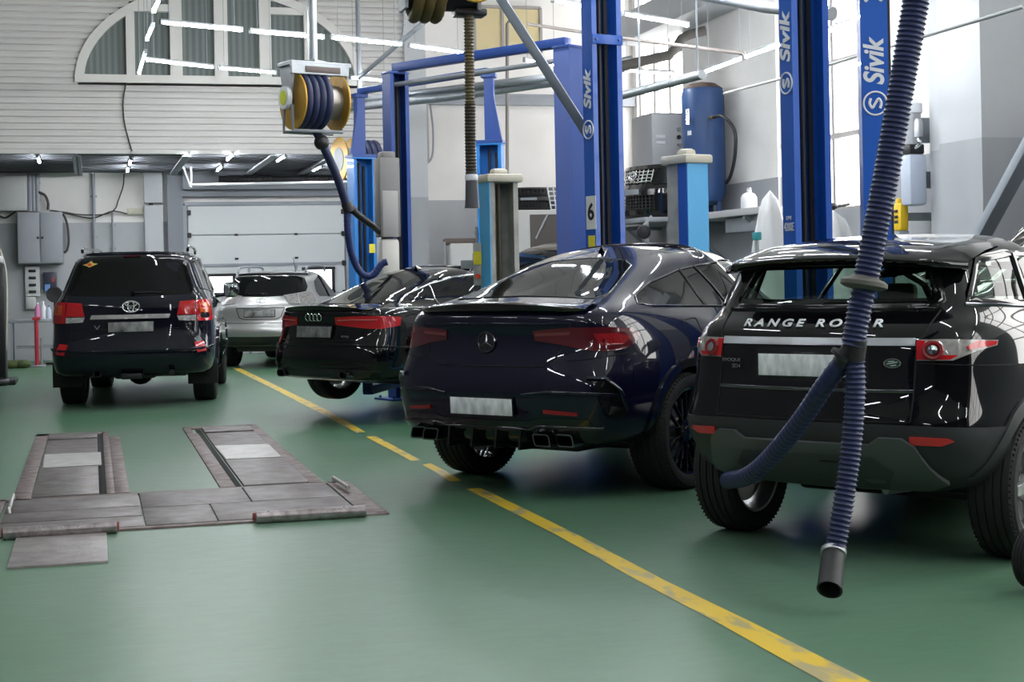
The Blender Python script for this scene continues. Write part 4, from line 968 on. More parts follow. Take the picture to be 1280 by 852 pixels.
for s in (-1, 1):
    b = B(); b.tube(smooth_path([(.95, s*.60, 1.615), (1.05, s*.605, 1.70), (1.6, s*.60, 1.72), (2.3, s*.58, 1.71), (2.45, s*.57, 1.63)], 5), .02, 8); b.build('roof_rail', GREYMETAL, c.body)
b = B(); b.cyl((.95, -.42, 1.62), (.80, -.42, 1.86), .008, .004, seg=6); b.build('aerial', BLACKM, c.body)
for x in (1.02, 3.74): arch_trim(c, x, .36, .395, .44, CLAD, .01, .03)
c.decal('windscreen', 'front', sym([(0, 1.12), (.62, 1.10), (.54, 1.45), (0, 1.5)]), GLASS, .003, .008, .06)
mirrors(c, 3.0, .87, 1.16, P_SILVER, .2, .16)
b = B(); b.box((2.3, 0, .30), (2.5, 1.2, .1), .03); b.cyl((1.02, -.7, .36), (1.02, .7, .36), .05); b.box((.5, 0, .36), (.5, .9, .16), .04); b.build('underbody', BLACKM, c.root)

# ---------------------------------------------------------------- black saloon
c = au
wheels(c, 'au', (1.10, 4.01), .795, .70, .25, .24, 10, 'twin', RIMS, drop=-.02)
W16 = ('wrap', 1.6)
c.decal('rear_window', 'rear', sym([(0, 1.055), (.5, 1.055), (.55, 1.075), (.42, 1.32), (.36, 1.345), (0, 1.365)]), GLASS, .003, .008, .03)
rows = []
for i in range(21):
    y = -.66+1.32*i/20; k = abs(y)/.66; e = min(1, (1-k)*5); p, n = c.on('rear', (y, .985)); q, n2 = c.on('top', (p.x+.14, y))
    rows.append([q+V((.02, 0, -.004)), V((p.x+.05, y, lerp(q.z, 1.03-.03*k*k, e))), V((p.x-.02*e, y, lerp(1.0, 1.045-.04*k*k, e))), V((p.x-.02*e, y, lerp(.995, 1.028-.04*k*k, e))), p+V((.01, 0, 0))])
lip(c, rows, P_BLACK)
LA = [(.104, -.295, .925), (.15, -.5, .935), (.21, -.70, .935), (.36, -.80, .93), (.50, -.86, .915), (.47, -.87, .83), (.3, -.80, .805), (.2, -.70, .805), (.12, -.42, .835), (.108, -.30, .85)]
c.decal('tail_lamp', W16, LA, REDL, .008, .018, .03, mirror=True)
c.bead('lamp_band', W16, [(.12, -.33, .895), (.16, -.52, .90), (.28, -.74, .895)], mat('lamp_pale_red', (.55, .12, .12), .2), .007, .012, mirror=True)
c.bead('tailgate_gap', 'rear', [(.60, .94), (.58, .70)], GAP, .005, mirror=True); c.bead('tailgate_gap', 'rear', [(.58, .69), (-.58, .69)], GAP, .005)
b = B()
p, n = c.on('rear', (0, .925))
for k in range(4): M = frame_at(p+n*.012, n); ring(b, M, .037, .036, .0048, x=(k-1.5)*.057)
b.build('emblem_rings', CHROME, c.body)
plate(c, 0, .775, PLATED)
badge_word(c, 'engine_lettering', 'rear', 'TFSI', (-.42, .725), .09, .022, CHROME)
c.bead('bumper_crease', W16, [(.6, -.95, .60), (.3, -.85, .625), (.14, -.6, .64), (.06, -.3, .645), (.04, 0, .645), (.06, .3, .645), (.14, .6, .64), (.3, .85, .625), (.6, .95, .60)], P_BLACK, .014, .004)
c.decal('lower_valance', W16, [(.25, -.80, .38), (.06, -.5, .40), (.0, 0, .405), (.06, .5, .40), (.25, .80, .38), (.3, .75, .27), (.2, 0, .25), (.3, -.75, .27)], CLAD, .006, .012, .05)
for s in (-1, 1): tailpipe(c, s*.48, .345, .045, .13, .08, DKCHROME, .035)
SA = [(.62, 1.005), (.95, 1.14), (1.25, 1.235), (1.6, 1.305), (2.0, 1.34), (2.5, 1.33), (2.85, 1.24), (3.35, 1.0), (2.0, 1.0), (1.0, .995)]
c.decal('side_window', 'right', SA, GLASS, .003, .008, .04, mirror=True); c.bead('window_trim', 'right', SA, CHROME, .013, .004, True, mirror=True)
c.bead('window_pillar', 'right', [(1.25, 1.235), (1.18, 1.0)], CHROME, .011, .006, mirror=True); c.bead('window_pillar', 'right', [(1.95, 1.34), (2.02, 1.0)], GLOSSB, .018, .004, mirror=True)
c.bead('door_gap', 'right', [(1.38, .98), (1.42, .8), (1.5, .6), (1.58, .38)], GAP, .005, mirror=True); c.bead('door_gap', 'right', [(2.5, .98), (2.5, .4)], GAP, .005, mirror=True)
for x in (1.6, 2.7): c.bead('door_handle', 'right', [(x, .86), (x+.2, .865)], P_BLACK, .015, .02, mirror=True)
for x in (1.10, 4.01): arch_trim(c, x, .36, .395, .415, P_BLACK, .01, .03)
c.decal('windscreen', 'front', sym([(0, .97), (.60, .95), (.5, 1.28), (0, 1.34)]), GLASS, .003, .008, .06)
fin(c, 1.62, P_BLACK); mirrors(c, 3.05, .88, .99, P_BLACK, .2, .14)
b = B(); b.box((2.4, 0, .21), (2.6, 1.3, .08), .03); b.cyl((1.1, -.7, .34), (1.1, .7, .34), .05); b.box((.75, 0, .30), (.3, .9, .1), .04); b.build('underbody', BLACKM, c.root)
# ================================================================ brake tester sunk in the floor
def z_(p, z): return V((p.x, p.y, z))
t = thing('brake_tester', 'rusty steel wheel alignment and brake test platform set into the green floor', 'vehicle platform', (.6, 11, 0))
def loc(p): return p-V((.6, 11, 0))
def slab(name, x0, x1, y0, y1, z0, z1, m, par=None, bev=.004, b=None):
    b = b or B(); b.box(((x0+x1)/2-.6, (y0+y1)/2-11, (z0+z1)/2), (x1-x0, y1-y0, z1-z0), bev); return b.build(name, m, par or t) if name else b
RUSTED = mat('rusty_angle', (.23, .19, .19), .5, .4, var=.6, vscale=9, vcol=(.10, .055, .05))
b = B()
for x0, x1, y0, y1 in ((-.56, -.44, 11.0, 15.75), (.07, .13, 11.1, 15.7), (.13, .23, 11.1, 15.2), (.86, .97, 11.1, 15.1), (.86, .93, 15.1, 15.8), (1.50, 1.60, 11.1, 15.8), (-.56, .1, 15.55, 15.75), (.9, 1.55, 15.6, 15.8),
                       (-.75, 1.78, 9.46, 9.53), (-.75, -.60, 9.5, 11.1), (1.62, 1.78, 9.5, 11.1), (-.75, 1.7, 11.0, 11.07)):
    slab(None, x0, x1, y0, y1, -.02, .012, None, b=b)
b.build('frame', RUSTED, t)
b = B()
for x0, x1, y0, y1 in ((.02, .075, 11.1, 15.6), (.965, 1.02, 11.1, 15.6)): slab(None, x0, x1, y0, y1, -.02, .003, None, b=b)
b.build('slot', GAP, t)
for x0, x1, w in ((-.43, .02, 0), (1.03, 1.5, 1)):
    slab('runway', x0, x1, 11.1, 15.0, -.02, .018, DIRTSTEEL); slab('ramp_flap', x0, x1, 15.03, 15.55, -.02, .03, DIRTSTEEL)
for pts in (((54, 588), (127, 584), (126, 568), (56, 571)), ((283, 577), (352, 574), (336, 558), (268, 560))):
    q = [loc(G(*p)) for p in pts]; b = B(); b.prism([(p.x, p.y) for p in q], .016, .024); b.build('turn_plate', BRIGHTPL, t, smooth=False)
for x0, x1, y0, y1 in ((-.58, .28, 10.4, 11.0), (.29, 1.0, 10.3, 11.02), (1.01, 1.60, 10.3, 11.02), (-.58, .28, 9.98, 10.38), (.29, .72, 9.55, 10.28), (.73, 1.6, 9.55, 10.28)):
    slab('cover_plate', x0, x1, y0, y1, -.02, .014, DIRTSTEEL)
slab('cover_plate', -.58, .28, 9.55, 9.96, -.02, .012, DIRTSTEEL)
slab('loose_plate', -.46, .055, 8.42, 9.44, -.02, .014, mat('scuffed_plate', (.33, .30, .30), .45, .4, var=.5, vscale=8, vcol=(.2, .18, .175), bump=.2, bscale=40))
for a, c_, in (((4, 662), (146, 654)), ((320, 642), (457, 634))):
    p, q = loc(G(*a, .06)), loc(G(*c_, .06)); q.y = p.y; p.z = q.z = .036
    b = B(); b.cyl(p, q, .038, seg=28); r = b.build('roller', mat('worn_roller', (.50, .45, .46), .28, .85, var=.4, vscale=20, vcol=(.2, .15, .15)), t)
    b = B(); b.box(((p.x+q.x)/2, p.y+.062, .03), (q.x-p.x+.03, .014, .055), .004); b.build('red_guard', mat('red_guard', (.30, .07, .06), .5, var=.4, vscale=12), r)
b = B(); p, q = loc(G(417, 605)), loc(G(436, 618)); b.tube([z_(p, .02), z_(p, .05), z_(q, .05), z_(q, .02)], .012, 8); b.build('lift_handle', BRIGHTPL, t)
b = B(); p, q = loc(G(17, 627)), loc(G(12, 645)); b.tube([z_(p, .02), z_(p, .05), z_(q, .05), z_(q, .02)], .012, 8); b.build('lift_handle', BRIGHTPL, t)

# ================================================================ lifts
def u_post(b, w, d, h, th=.02, z0=.02):
    """channel: back at y=-d/2, open side +y"""
    b.prism([(-w/2, -d/2), (w/2, -d/2), (w/2, d/2), (w/2-.05, d/2), (w/2-.05, d/2-th), (w/2-th, d/2-th), (w/2-th, -d/2+th), (-w/2+th, -d/2+th), (-w/2+th, d/2-th), (-w/2+.05, d/2-th), (-w/2+.05, d/2), (-w/2, d/2)], z0, h)
def column(name, label, px, d, rz, w, dep, h, m, group, screw=True, base=True):
    p = P(px, 400, d); t = thing(name, label, 'vehicle lift', (p.x, p.y, 0), rz, group)
    b = B(); u_post(b, w, dep, h); b.build('post', m, t, smooth=False)
    b = B(); b.box((0, 0, .012), (w+.25, dep+.25, .024), .004)
    for sx in (-1, 1):
        for sy in (-1, 1): b.cyl((sx*(w/2+.07), sy*(dep/2+.07), .02), (sx*(w/2+.07), sy*(dep/2+.07), .05), .018, seg=6)
    b.build('base_plate', m, t, smooth=False)
    if screw:
        b = B(); b.cyl((w*.05, -dep*.12, .05), (w*.05, -dep*.12, h-.05), .022, seg=12); b.build('lead_screw', BLACKM, t)
        b = B(); b.box((-w*.2, -dep*.25, h/2), (.035, .03, h-.2)); b.build('cable_cover', mat('cover_dark', (.03, .03, .035), .5), t)
    b = B(); b.box((0, dep*.2, .52), (w*.72, dep*.9, .75), .015); b.box((0, dep*.55, .3), (w*.6, .12, .16), .01); b.build('carriage', m, t)
    b = B(); b.box((0, 0, h+.015), (w+.02, dep+.02, .03), .004); b.build('top_cap', m, t)
    return t
def face_text(t, txt, M, size, m, name, stretch=1., shear=.25, bold=.005, w=None):
    me = text_mesh(txt, size, .002, shear, bold); xs = [v.co.x for v in me.vertices]; k = w/(max(xs)-min(xs)) if w else stretch
    for v in me.vertices: v.co = M @ V((v.co.x*k, v.co.y, v.co.z))
    return obj(name, me, m, t, smooth=False)
def logo_s(t, M, r, m):
    """ringed S mark"""
    b = B(); ring(b, M, r, r, r*.09); s = r*.62
    b.tube([M @ V(p) for p in smooth_path(((.7*s, .62*s, 0), (.0, .8*s, 0), (-.62*s, .45*s, 0), (0, 0, 0), (.62*s, -.45*s, 0), (0, -.8*s, 0), (-.7*s, -.62*s, 0)), 5)], r*.13, 6)
    return b.build('ring_mark', m, t)
def upright(x, y, z, nx, ny):
    """matrix on a vertical face with outward normal (nx, ny): text runs upward"""
    n = V((nx, ny, 0)).normalized(); up = V((0, 0, 1)); r = up.cross(n)
    M = Mx((up, -r, n)).transposed().to_4x4(); M.translation = (x, y, z); return M
SG = 'lettered blue two post lifts'
def toward(px, d, deg):
    """rotation putting the open side (+y) at deg clockwise from the line towards the camera"""
    p = P(px, 400, d); a = math.atan2(-p.y, -p.x); return a-PI/2+R(deg)
# nearest column: side face with lettering on the left, channel on the right
def sivik_left(label, px, d, h):
    w, dep = .31, .16; rz = toward(px, d, 34); t = column('lift_column', label, px, d, rz, w, dep, h, BLUE, SG)
    return t, w, dep
def side_frame(w, z, y=0.): return upright(w/2+.003, y, z, 1, 0)
t, w, dep = sivik_left('nearest lettered blue lift column, behind the black compact SUV', 1012, 10.9, 4.8)
k = 10.9/FP
face_text(t, 'Sivik', side_frame(w, P(1000, 50, 10.9).z), .17, WTXT, 'lettering', w=65*k); logo_s(t, side_frame(w, P(1000, 105, 10.9).z), .075, WTXT)
M = Mx.Translation((w/2+.003, .0, P(1000, 284, 10.9).z)) @ Mx(((0, 0, 1, 0), (1, 0, 0, 0), (0, 1, 0, 0), (0, 0, 0, 1)))
face_text(t, '4200E', M, .085, WTXT, 'model_lettering', shear=0, bold=0., w=.125); face_text(t, 'EMI', Mx.Translation((0, 0, .065)) @ M, .04, WTXT, 'small_lettering', shear=0, bold=0., w=.06)
t, w, dep = sivik_left('lettered blue lift column with the number 6, beside the dark blue coupe SUV', 759, 13.3, 4.5)
k = 13.3/FP
face_text(t, 'Sivik', side_frame(w, P(742, 115, 13.3).z), .15, WTXT, 'lettering', w=50*k); logo_s(t, side_frame(w, P(742, 163, 13.3).z), .078, WTXT)
M = Mx.Translation((w/2+.004, .02, P(746, 266, 13.3).z)) @ Mx(((0, 0, 1, 0), (1, 0, 0, 0), (0, 1, 0, 0), (0, 0, 0, 1)))
b = B(); b.box((0, 0, 0), (.15, .29, .004), M=M); o = b.build('number_card', mat('paper', (.75, .76, .78), .6), t, smooth=False)
face_text(t, '6', Mx.Translation((.004, 0, 0)) @ M, .2, BLACKM, 'card_number', shear=0)
b = B(); b.box((0, -.27, 0), (.10, .14, .004), M=M); b.build('warning_sticker', mat('sticker_warn', (.80, .66, .03), .5), t, smooth=False)
b = B(); b.box((0, dep/2+.0, P(760, 51, 13.3).z), (w+.01, .03, .085), .005)
for s in (-1, 1): b.cyl((s*.12, dep/2+.01, P(760, 51, 13.3).z), (s*.12, dep/2+.03, P(760, 51, 13.3).z), .012, seg=10)
b.build('cross_plate', BLUE, t)
# right column: flat lettered face
d = 10.6; p = P(1097, 400, d); rz = toward(1097, d, 180+8)
t = column('lift_column', 'lettered blue lift column seen flat on, right of the nearest one behind the ribbed hose', 1097, d, rz, .185, .2, 4.6, BLUE, SG, screw=False)
b = B(); b.box((.105, .02, 2.3), (.03, .12, 4.4)); b.build('cable_cover', mat('cover_dark'), t, smooth=False)
def back_frame(z): return upright(0, -.103, z, 0, -1)
face_text(t, 'Sivik', back_frame(P(1095, 81, d).z), .19, WTXT, 'lettering', w=60*d/FP); logo_s(t, back_frame(P(1095, 131, d).z), .08, WTXT)
b = B()
for s in (-1, 1): q = V((s*.05, -.1, P(1095, 3, d).z)); b.cyl(q, q+V((0, -.015, 0)), .014, seg=12)
b.build('bolts', WTXT, t)
# plain blue lift round the saloon: two columns and the bar across the top
d1, d2 = 18.6, 17.2
hC = 1.5+252*d1/FP
def c_col(label, px, d, rz, w, dep, h): return column('lift_column', label, px, d, rz, w, dep, h, BLUE2, 'plain blue two post lift at the saloon car')
t1 = c_col('plain dark blue lift column at the far side of the black saloon car', 500, d1, toward(500, d1, 30), .26, .2, hC)
t2 = c_col('plain blue lift column with a pale side, behind the roof of the coupe SUV', 717, d2, toward(717, d2, 180-42), .24, .24, 1.5+280*d2/FP)
b = B(); b.box((0, -.123, 2.0), (.235, .004, 4.0)); b.build('pale_side', LITBL, t2, smooth=False)  # light falling on this face put in as a paler blue sheet
a, c_ = t1.location+V((0, 0, hC+.08)), t2.location+V((0, 0, 1.5+280*d2/FP+.08))
def lift_root(ta, tb, name, label, bars):
    """two columns and what joins them make one lift"""
    bpy.context.view_layer.update(); mid = (ta.location+tb.location)/2; root = thing(name, label, 'vehicle lift', mid)
    for t in (ta, tb):
        post = [o for o in t.children if o.name.split('.')[0] == 'post'][0]
        for o in list(t.children):
            if o is not post: o.parent = post
        post.parent = root; post.location = t.location-mid; post.rotation_euler = t.rotation_euler; post.name = 'column'; bpy.data.objects.remove(t)
    for nm, p0, p1, w_, h_, m in bars:
        b = B(); b.bar(p0-mid, p1-mid, w_, h_, bev=.008) if h_ else b.cyl(p0-mid, p1-mid, w_); b.build(nm, m, root)
    return root
# lift arms reach under the raised saloon
def build_in(b, name, m, par):
    b.bm.transform((Mx.Translation(par.location) @ Mx.Rotation(par.rotation_euler[2], 4, 'Z')).inverted()); return b.build(name, m, par)
bpy.context.view_layer.update()
for (tc, side) in ((t1, 1), (t2, -1)):
    for lx_ in (1.5, 3.4):
        q = au.root.matrix_world @ V((lx_, side*.70, .19)); s = tc.location+V((0, 0, .22)); 
        b = B(); b.bar(s, V((q.x, q.y, .22)), .12, .1, bev=.01); b.cyl((q.x, q.y, .2), (q.x, q.y, q.z-.005), .06, seg=16); build_in(b, 'lift_arm', BLUE2, tc)
lift_root(t1, t2, 'two_post_lift', 'plain blue two post lift with crossbar, holding up the black saloon car', [('crossbar', a, c_, .14, .1, BLUE2), ('safety_rod', a+V((0, 0, -.2)), c_+V((0, 0, -.2)), .03, 0, GREYMETAL)])
# control box on the far column
bx = B(); p0 = P(484, 247, d1-.35); bx.box((0, 0, 0), (.26, .22, .95), .02); bx.box((.0, 0, .5), (.16, .2, .1), .02)
t = thing('control_box', 'grey control box with cream lower tank on the blue column by the saloon car', 'control box', (p0.x, p0.y, p0.z), toward(484, d1, 20)); bx.build('housing', mat('box_grey', (.22, .21, .21), .5, var=.2, vscale=4), t)
b = B(); b.box((.005, .1, -.2), (.2, .04, .55), .01); b.build('lid', mat('box_light', (.36, .35, .34), .5), t)
b = B(); b.box((0, 0, -.78), (.24, .2, .58), .05); b.build('oil_tank', mat('tank_cream', (.62, .60, .55), .4), t)
b = B(); b.box((.02, .02, -1.28), (.08, .1, .42), .01); b.build('bracket', GREYMETAL, t)
b = B(); b.box((.03, .11, -1.32), (.095, .01, .14)); b.build('yellow_sticker', mat('sticker_warn'), t)
b = B(); b.box((.03, .11, -1.60), (.06, .03, .16), .01); b.build('white_valve', WTXT, t)
b = B(); b.bar((0, -.1, -.3), (0, -.28, -.3), .1, .2); b.build('mount', GREYMETAL, t)
# far lift with stepped columns
d3, d4 = 24., 22.4
AZURE = mat('lift_azure', (.02, .20, .60), .4, coat=.2, var=.12, vscale=3)
def d_col(label, px, d, ytop, ystep, rz, sg):
    hs = 1.5+(343-ystep)*d/FP; ht = 1.5+(343-ytop)*d/FP
    t = column('lift_column', label, px, d, rz, .37, .26, hs, AZURE, 'far blue lift with narrow column tops')
    b = B(); b.box((0, -.02, (hs+ht)/2), (.14, .14, ht-hs), .006); b.box((0, 0, ht+.03), (.22, .18, .07), .006); b.box((0, 0, hs+.05), (.42, .30, .05), .006); b.build('top_post', BLUE2, t, smooth=False)
    b = B(); b.prism([(sg*.065, hs+.07), (sg*.19, hs+.07), (sg*.07, hs+.75)], -.03, .03, Mx(((1, 0, 0, 0), (0, 0, 1, .03), (0, 1, 0, 0), (0, 0, 0, 1)))); b.build('gusset', BLUE2, t, smooth=False)
    b = B(); b.box((-.1, .14, 1.55+.4), (.1, .01, .14)); b.build('yellow_sticker', mat('sticker_warn'), t)
    return t, ht
tA, hA = d_col('far stepped blue lift column left of the dark control box', 455, d3, 119, 196, toward(455, d3, 25), 1)
tB, hB = d_col('far stepped blue lift column with a gusset, behind the light grey lift column', 617, d4, 97, 182, toward(617, d4, -10), -1)
lift_root(tA, tB, 'two_post_lift', 'far blue two post lift with stepped narrow column tops and crossbar', [('crossbar', tA.location+V((0, 0, hA+.10)), tB.location+V((0, 0, hB+.10)), .12, .09, BLUE2)])
# low lift with cream caps
def e_col(label, px, d, ytop, w, dep, rz, mirror):
    h = 1.5+(342-ytop)*d/FP-.14; p = P(px, 400, d); t = thing('lift_column', label, 'vehicle lift', (p.x, p.y, 0), rz, 'low lift with cream caps')
    b = B(); u_post(b, w, dep, h); b.build('post', mat('post_grey', (.40, .40, .37), .5, var=.4, vscale=6, vcol=(.22, .21, .19)), t, smooth=False)
    b = B(); s = 1
    b.box((s*(w/2+.006), 0, h/2+.05), (.012, dep+.01, h-.1)); b.build('blue_side', LBLUE, t, smooth=False)
    if mirror: b = B(); b.box((w*.30, -dep/2-.006, h/2+.05), (w*.42, .012, h-.1)); b.build('blue_back', BLUE, t, smooth=False)
    b = B(); b.box((0, 0, h+.04), (w+.09, dep+.09, .08), .02)
    b.box((0, .0, h+.10), (w*.55, dep*.55, .08), .035); b.build('cap', CREAM, t)
    b = B(); b.cyl((0, -.02, .05), (0, -.02, h-.02), .025, seg=12); b.build('lead_screw', mat('greasy_screw', (.06, .05, .03), .4), t)
    b = B(); b.box((0, 0, .012), (w+.25, dep+.25, .024)); b.build('base_plate', LBLUE, t, smooth=False)
    b = B(); b.box((0, dep*.3, .5), (w*.7, dep*.8, .6), .015); b.build('carriage', LBLUE, t)
    return t, h
tE, hE = e_col('light grey lift column with cream cap and blue edge, behind the coupe SUV', 627, 15., 210, .30, .24, toward(627, 15., 24), False)
b = B(); b.box((-.02, -.128, 1.85), (.09, .006, .36)); b.build('blue_notice', mat('notice_blue', (.25, .55, .80), .5), tE, smooth=False)
tF, hF = e_col('sky blue lift column with cream cap in front of the blue air tank', 862, 13.6, 190, .29, .22, toward(862, 13.6, 180-52), True)
p = P(597, 330, 15.05); t = thing('switch_box', 'small grey switch box with yellow sticker beside the light grey lift column', 'switch box', (p.x, p.y, p.z), toward(597, 15, 0))
b = B(); b.box((0, 0, 0), (.085, .1, .42), .008); b.build('housing', mat('box_light2', (.42, .41, .38), .5), t)
b = B(); b.box((0, .053, .06), (.075, .006, .13)); b.build('yellow_sticker', mat('sticker_warn'), t)
b = B(); b.cyl((0, .05, -.12), (0, .085, -.12), .026); b.build('red_button', mat('button_red', (.5, .04, .02), .3), t)
b = B(); b.bar((.02, -.02, 0), (.16, -.06, 0), .05, .08); b.tube([(.02, -.02, .0), (.0, 0, .15), (0, 0, .36)], .015, 6); b.build('arm', GREYMETAL, t)

# ================================================================ hoses
NAVYH = mat('hose_navy', (.014, .019, .078), .42, var=.2, vscale=12)
NAVYF = mat('hose_flat_navy', (.012, .018, .06), .5)
BROWNH = mat('hose_brown', (.045, .035, .022), .5)
def hose(b, path, r, pitch=.0225, rib=.005, seg=18):
    q = smooth_path(path, 14); L = [0]
    for a, c_ in zip(q, q[1:]): L.append(L[-1]+(c_-a).length)
    n = int(L[-1]/(pitch/4)); pts = []; rs = []; j = 0
    for i in range(n+1):
        s = L[-1]*i/n
        while j < len(q)-2 and L[j+1] < s: j += 1
        pts.append(q[j].lerp(q[j+1], (s-L[j])/max(1e-9, L[j+1]-L[j]))); rs.append(r+(rib, -rib*.3, -rib*.5, -rib*.3)[i % 4])
    b.tube(pts, rs, seg)
    return pts
# ribbed exhaust hose hanging in front of the black compact SUV
dh = 6.75
t = thing('exhaust_hose', 'navy ribbed exhaust extraction hose hanging in front of the black compact SUV', 'hose', P(1066, 440, dh))
o0 = t.location
def W(px, py, d): return P(px, py, d)-o0
b = B(); hose(b, [W(1160, -110, dh), W(1145, 0, dh), W(1128, 100, dh), W(1111, 200, dh), W(1096, 280, dh), W(1082, 352, dh)], .056); b.build('upper_hose', NAVYH, t, ang=80)
b = B(); hose(b, [W(1081, 356, dh), W(1072, 400, dh), W(1066, 432, dh)], .052); b.build('middle_hose', NAVYH, t, ang=80)
b = B(); hose(b, [W(1068, 446, dh), W(1069, 490, dh), W(1064, 560, dh), W(1054, 630, dh-.02), W(1043, 692, dh-.04)], .044); b.build('lower_hose', NAVYH, t, ang=80)
tip = ev.root.matrix_world @ V((.12, .51, .375))-o0
b = B(); hose(b, [W(1058, 446, dh+.02), W(1032, 480, dh+.1), W(1002, 524, dh+.3), W(966, 568, dh+.6), W(936, 594, dh+.85), tip+(W(930, 594, dh+.9)-tip)*.1], [.044][0], .036, .0025); b.build('branch_hose', NAVYH, t, ang=80)
q = W(1080, 354, dh); b = B(); b.lathe([(.05, -.03), (.085, -.022), (.104, -.012), (.104, .006), (.088, .016), (.07, .022), (.05, .034)], Mx.Translation(q) @ Mx.Rotation(R(10), 4, 'Y'), 40); b.build('collar', mat('collar_grey', (.10, .095, .085), .6), t)
b = B(); b.cyl(W(1069, 425, dh), W(1067, 452, dh), .053, .047, 24); b.cyl(W(1067, 434, dh), W(1052, 455, dh+.03), .047, .047, 20); b.tube([W(1058, 436, dh)+V((-.02, 0, -.02)), W(1050, 446, dh)+V((0, -.0, 0))], .05, 12); b.build('tee_joint', BLACKM, t)
n0, n1 = W(1042, 690, dh-.04), W(1037, 737, dh-.17); b = B()
Mn = (n0-n1).to_track_quat('Z', 'X').to_matrix().to_4x4()
def oval(r, sx, p): M = Mn.copy(); M.translation = p; return [M @ V((r*math.cos(a)*(1), r*sx*math.sin(a), 0)) for a in [2*PI*i/28 for i in range(29)]]
b.grid([oval(.046, 1, n0+(n0-n1)*.05), oval(.05, 1, n0), oval(.052, 1, n0.lerp(n1, .3)), oval(.064, .85, n0.lerp(n1, .9)), oval(.066, .85, n1), oval(.060, .79, n1), oval(.05, .9, n0.lerp(n1, .4))]); b.build('nozzle', PLAST, t)
b = B(); b.lathe([(.05, -.012), (.056, -.01), (.056, .01), (.05, .012)], Mx.Translation(n0) @ Mn, 28, closed=True); b.build('clamp', STEEL, t)
b = B(); hh = P(1166, -160, dh); b.cyl(hh-o0, V((hh.x, hh.y, ZC))-o0, .05); b.build('ceiling_pipe', GALV, t)
# hose reel with yellow flanges under the arched window
dr = 17.6; s = dr/FP
c0 = P(392, 122, dr); t = thing('hose_reel', 'hose reel with yellow flanges and grey frame hanging on a pole by the arched window', 'hose reel', c0)
ax = V((math.cos(YAW+R(-12)), -math.sin(YAW+R(-12))+.0, 0)); ax = V((.82*math.cos(YAW)+.57*math.sin(YAW), -.82*math.sin(YAW)+.57*math.cos(YAW), 0)); ay = V((0, 0, 1)).cross(ax)
Mr = Mx((ax, ay, V((0, 0, 1)))).transposed().to_4x4(); MR = Mr @ Mx.Rotation(PI/2, 4, 'Y')   # drum axis along ax
YELF = mat('flange_yellow', (.55, .31, .04), .4, .3, var=.2, vscale=6)
for x, in ((-.26,), (.30,)):
    b = B(); b.lathe([(.05, -.012), (.33, -.012), (.335, 0), (.33, .012), (.05, .012)], Mr @ Mx.Translation((x, 0, -.05)) @ Mx.Rotation(PI/2, 4, 'Y'), 40, closed=True)
    for k in range(8): a = PI/4*k; q = Mr @ V((x, .24*math.cos(a), -.05+.24*math.sin(a))); b.cyl(q-ax*.016, q+ax*.016, .02, seg=8)
    b.build('flange', YELF, t)
b = B(); b.cyl(Mr @ V((-.25, 0, -.05)), Mr @ V((.29, 0, -.05)), .2, seg=36); b.build('drum', mat('drum_steel', (.40, .37, .33), .35, .8, var=.3, vscale=9), t)
for k in range(4):
    b = B(); b.tube([Mr @ V((-.2+.085*k+.01*math.sin(a), .285*math.cos(a), -.05+.285*math.sin(a))) for a in [2*PI*i/36 for i in range(36)]], .05, 12, closed=True); b.build('hose_turn', NAVYF, t)
b = B()
for x in (-.33, .37): b.prism([(-.18, .36), (.18, .36), (.07, -.10), (-.07, -.10)], -.012, .012, Mr @ Mx.Translation((x, 0, 0)) @ Mx(((0, 0, 1, 0), (1, 0, 0, 0), (0, 1, 0, 0), (0, 0, 0, 1))))
b.box((0.02, 0, .37), (.78, .36, .05), .008, Mr); b.box((.0, -.16, .30), (.74, .05, .12), .008, Mr)
b.build('frame', GALV, t, smooth=False)
b = B(); b.tube([Mr @ V(p) for p in ((-.33, .1, -.1), (-.33, .12, -.40), (.30, .12, -.40), (.30, .1, -.2))], .022, 8); b.tube([Mr @ V(p) for p in ((-.33, -.1, -.1), (-.33, -.12, -.40), (.30, -.12, -.40), (.30, -.1, -.2))], .022, 8); b.build('guard', GREYMETAL, t)
b = B(); b.box((.03, -.19, .30), (.45, .01, .07), .004, Mr); b.build('maker_strip', mat('strip_brown', (.12, .09, .08), .4), t)
b = B(); b.lathe([(.0001, -.03), (.13, -.03), (.135, -.01), (.135, .02), (.0001, .02)], Mr @ Mx.Translation((-.36, 0, -.02)) @ Mx.Rotation(PI/2, 4, 'Y'), 32); b.build('hub_cover', WTXT, t)
b = B(); b.lathe([(.0001, -.036), (.085, -.036), (.085, -.03), (.0001, -.03)], Mr @ Mx.Translation((-.36, 0, -.02)) @ Mx.Rotation(PI/2, 4, 'Y'), 32); b.build('hub_label', mat('label_lime', (.62, .66, .05), .5), t)
b = B(); b.cyl((0, 0, .36), (0, 0, ZC-c0.z), .055, seg=16); b.lathe([(.16, .38), (.16, .42), (.06, .44)], None, 4); b.build('ceiling_pole', GALV, t)
h0 = P(392, 160, dr)
b = B(); hp = [P(392, 158, dr)-c0, P(402, 178, dr)-c0, P(420, 218, dr+.1)-c0, P(434, 258, dr+.2)-c0]; b.tube(smooth_path(hp, 6), .05, 14); b.build('hose', NAVYF, t)
b = B(); q = P(402, 178, dr)-c0; b.sphere(q, .09); b.build('hose_stop', BLACKM, t)
b = B(); b.tube([P(433, 254, dr+.2)-c0, P(437, 265, dr+.2)-c0], .065, 14); b.tube([P(435, 258, dr+.2)-c0, P(444, 264, dr+.22)-c0], .05, 12); b.build('tee_joint', BLACKM, t)
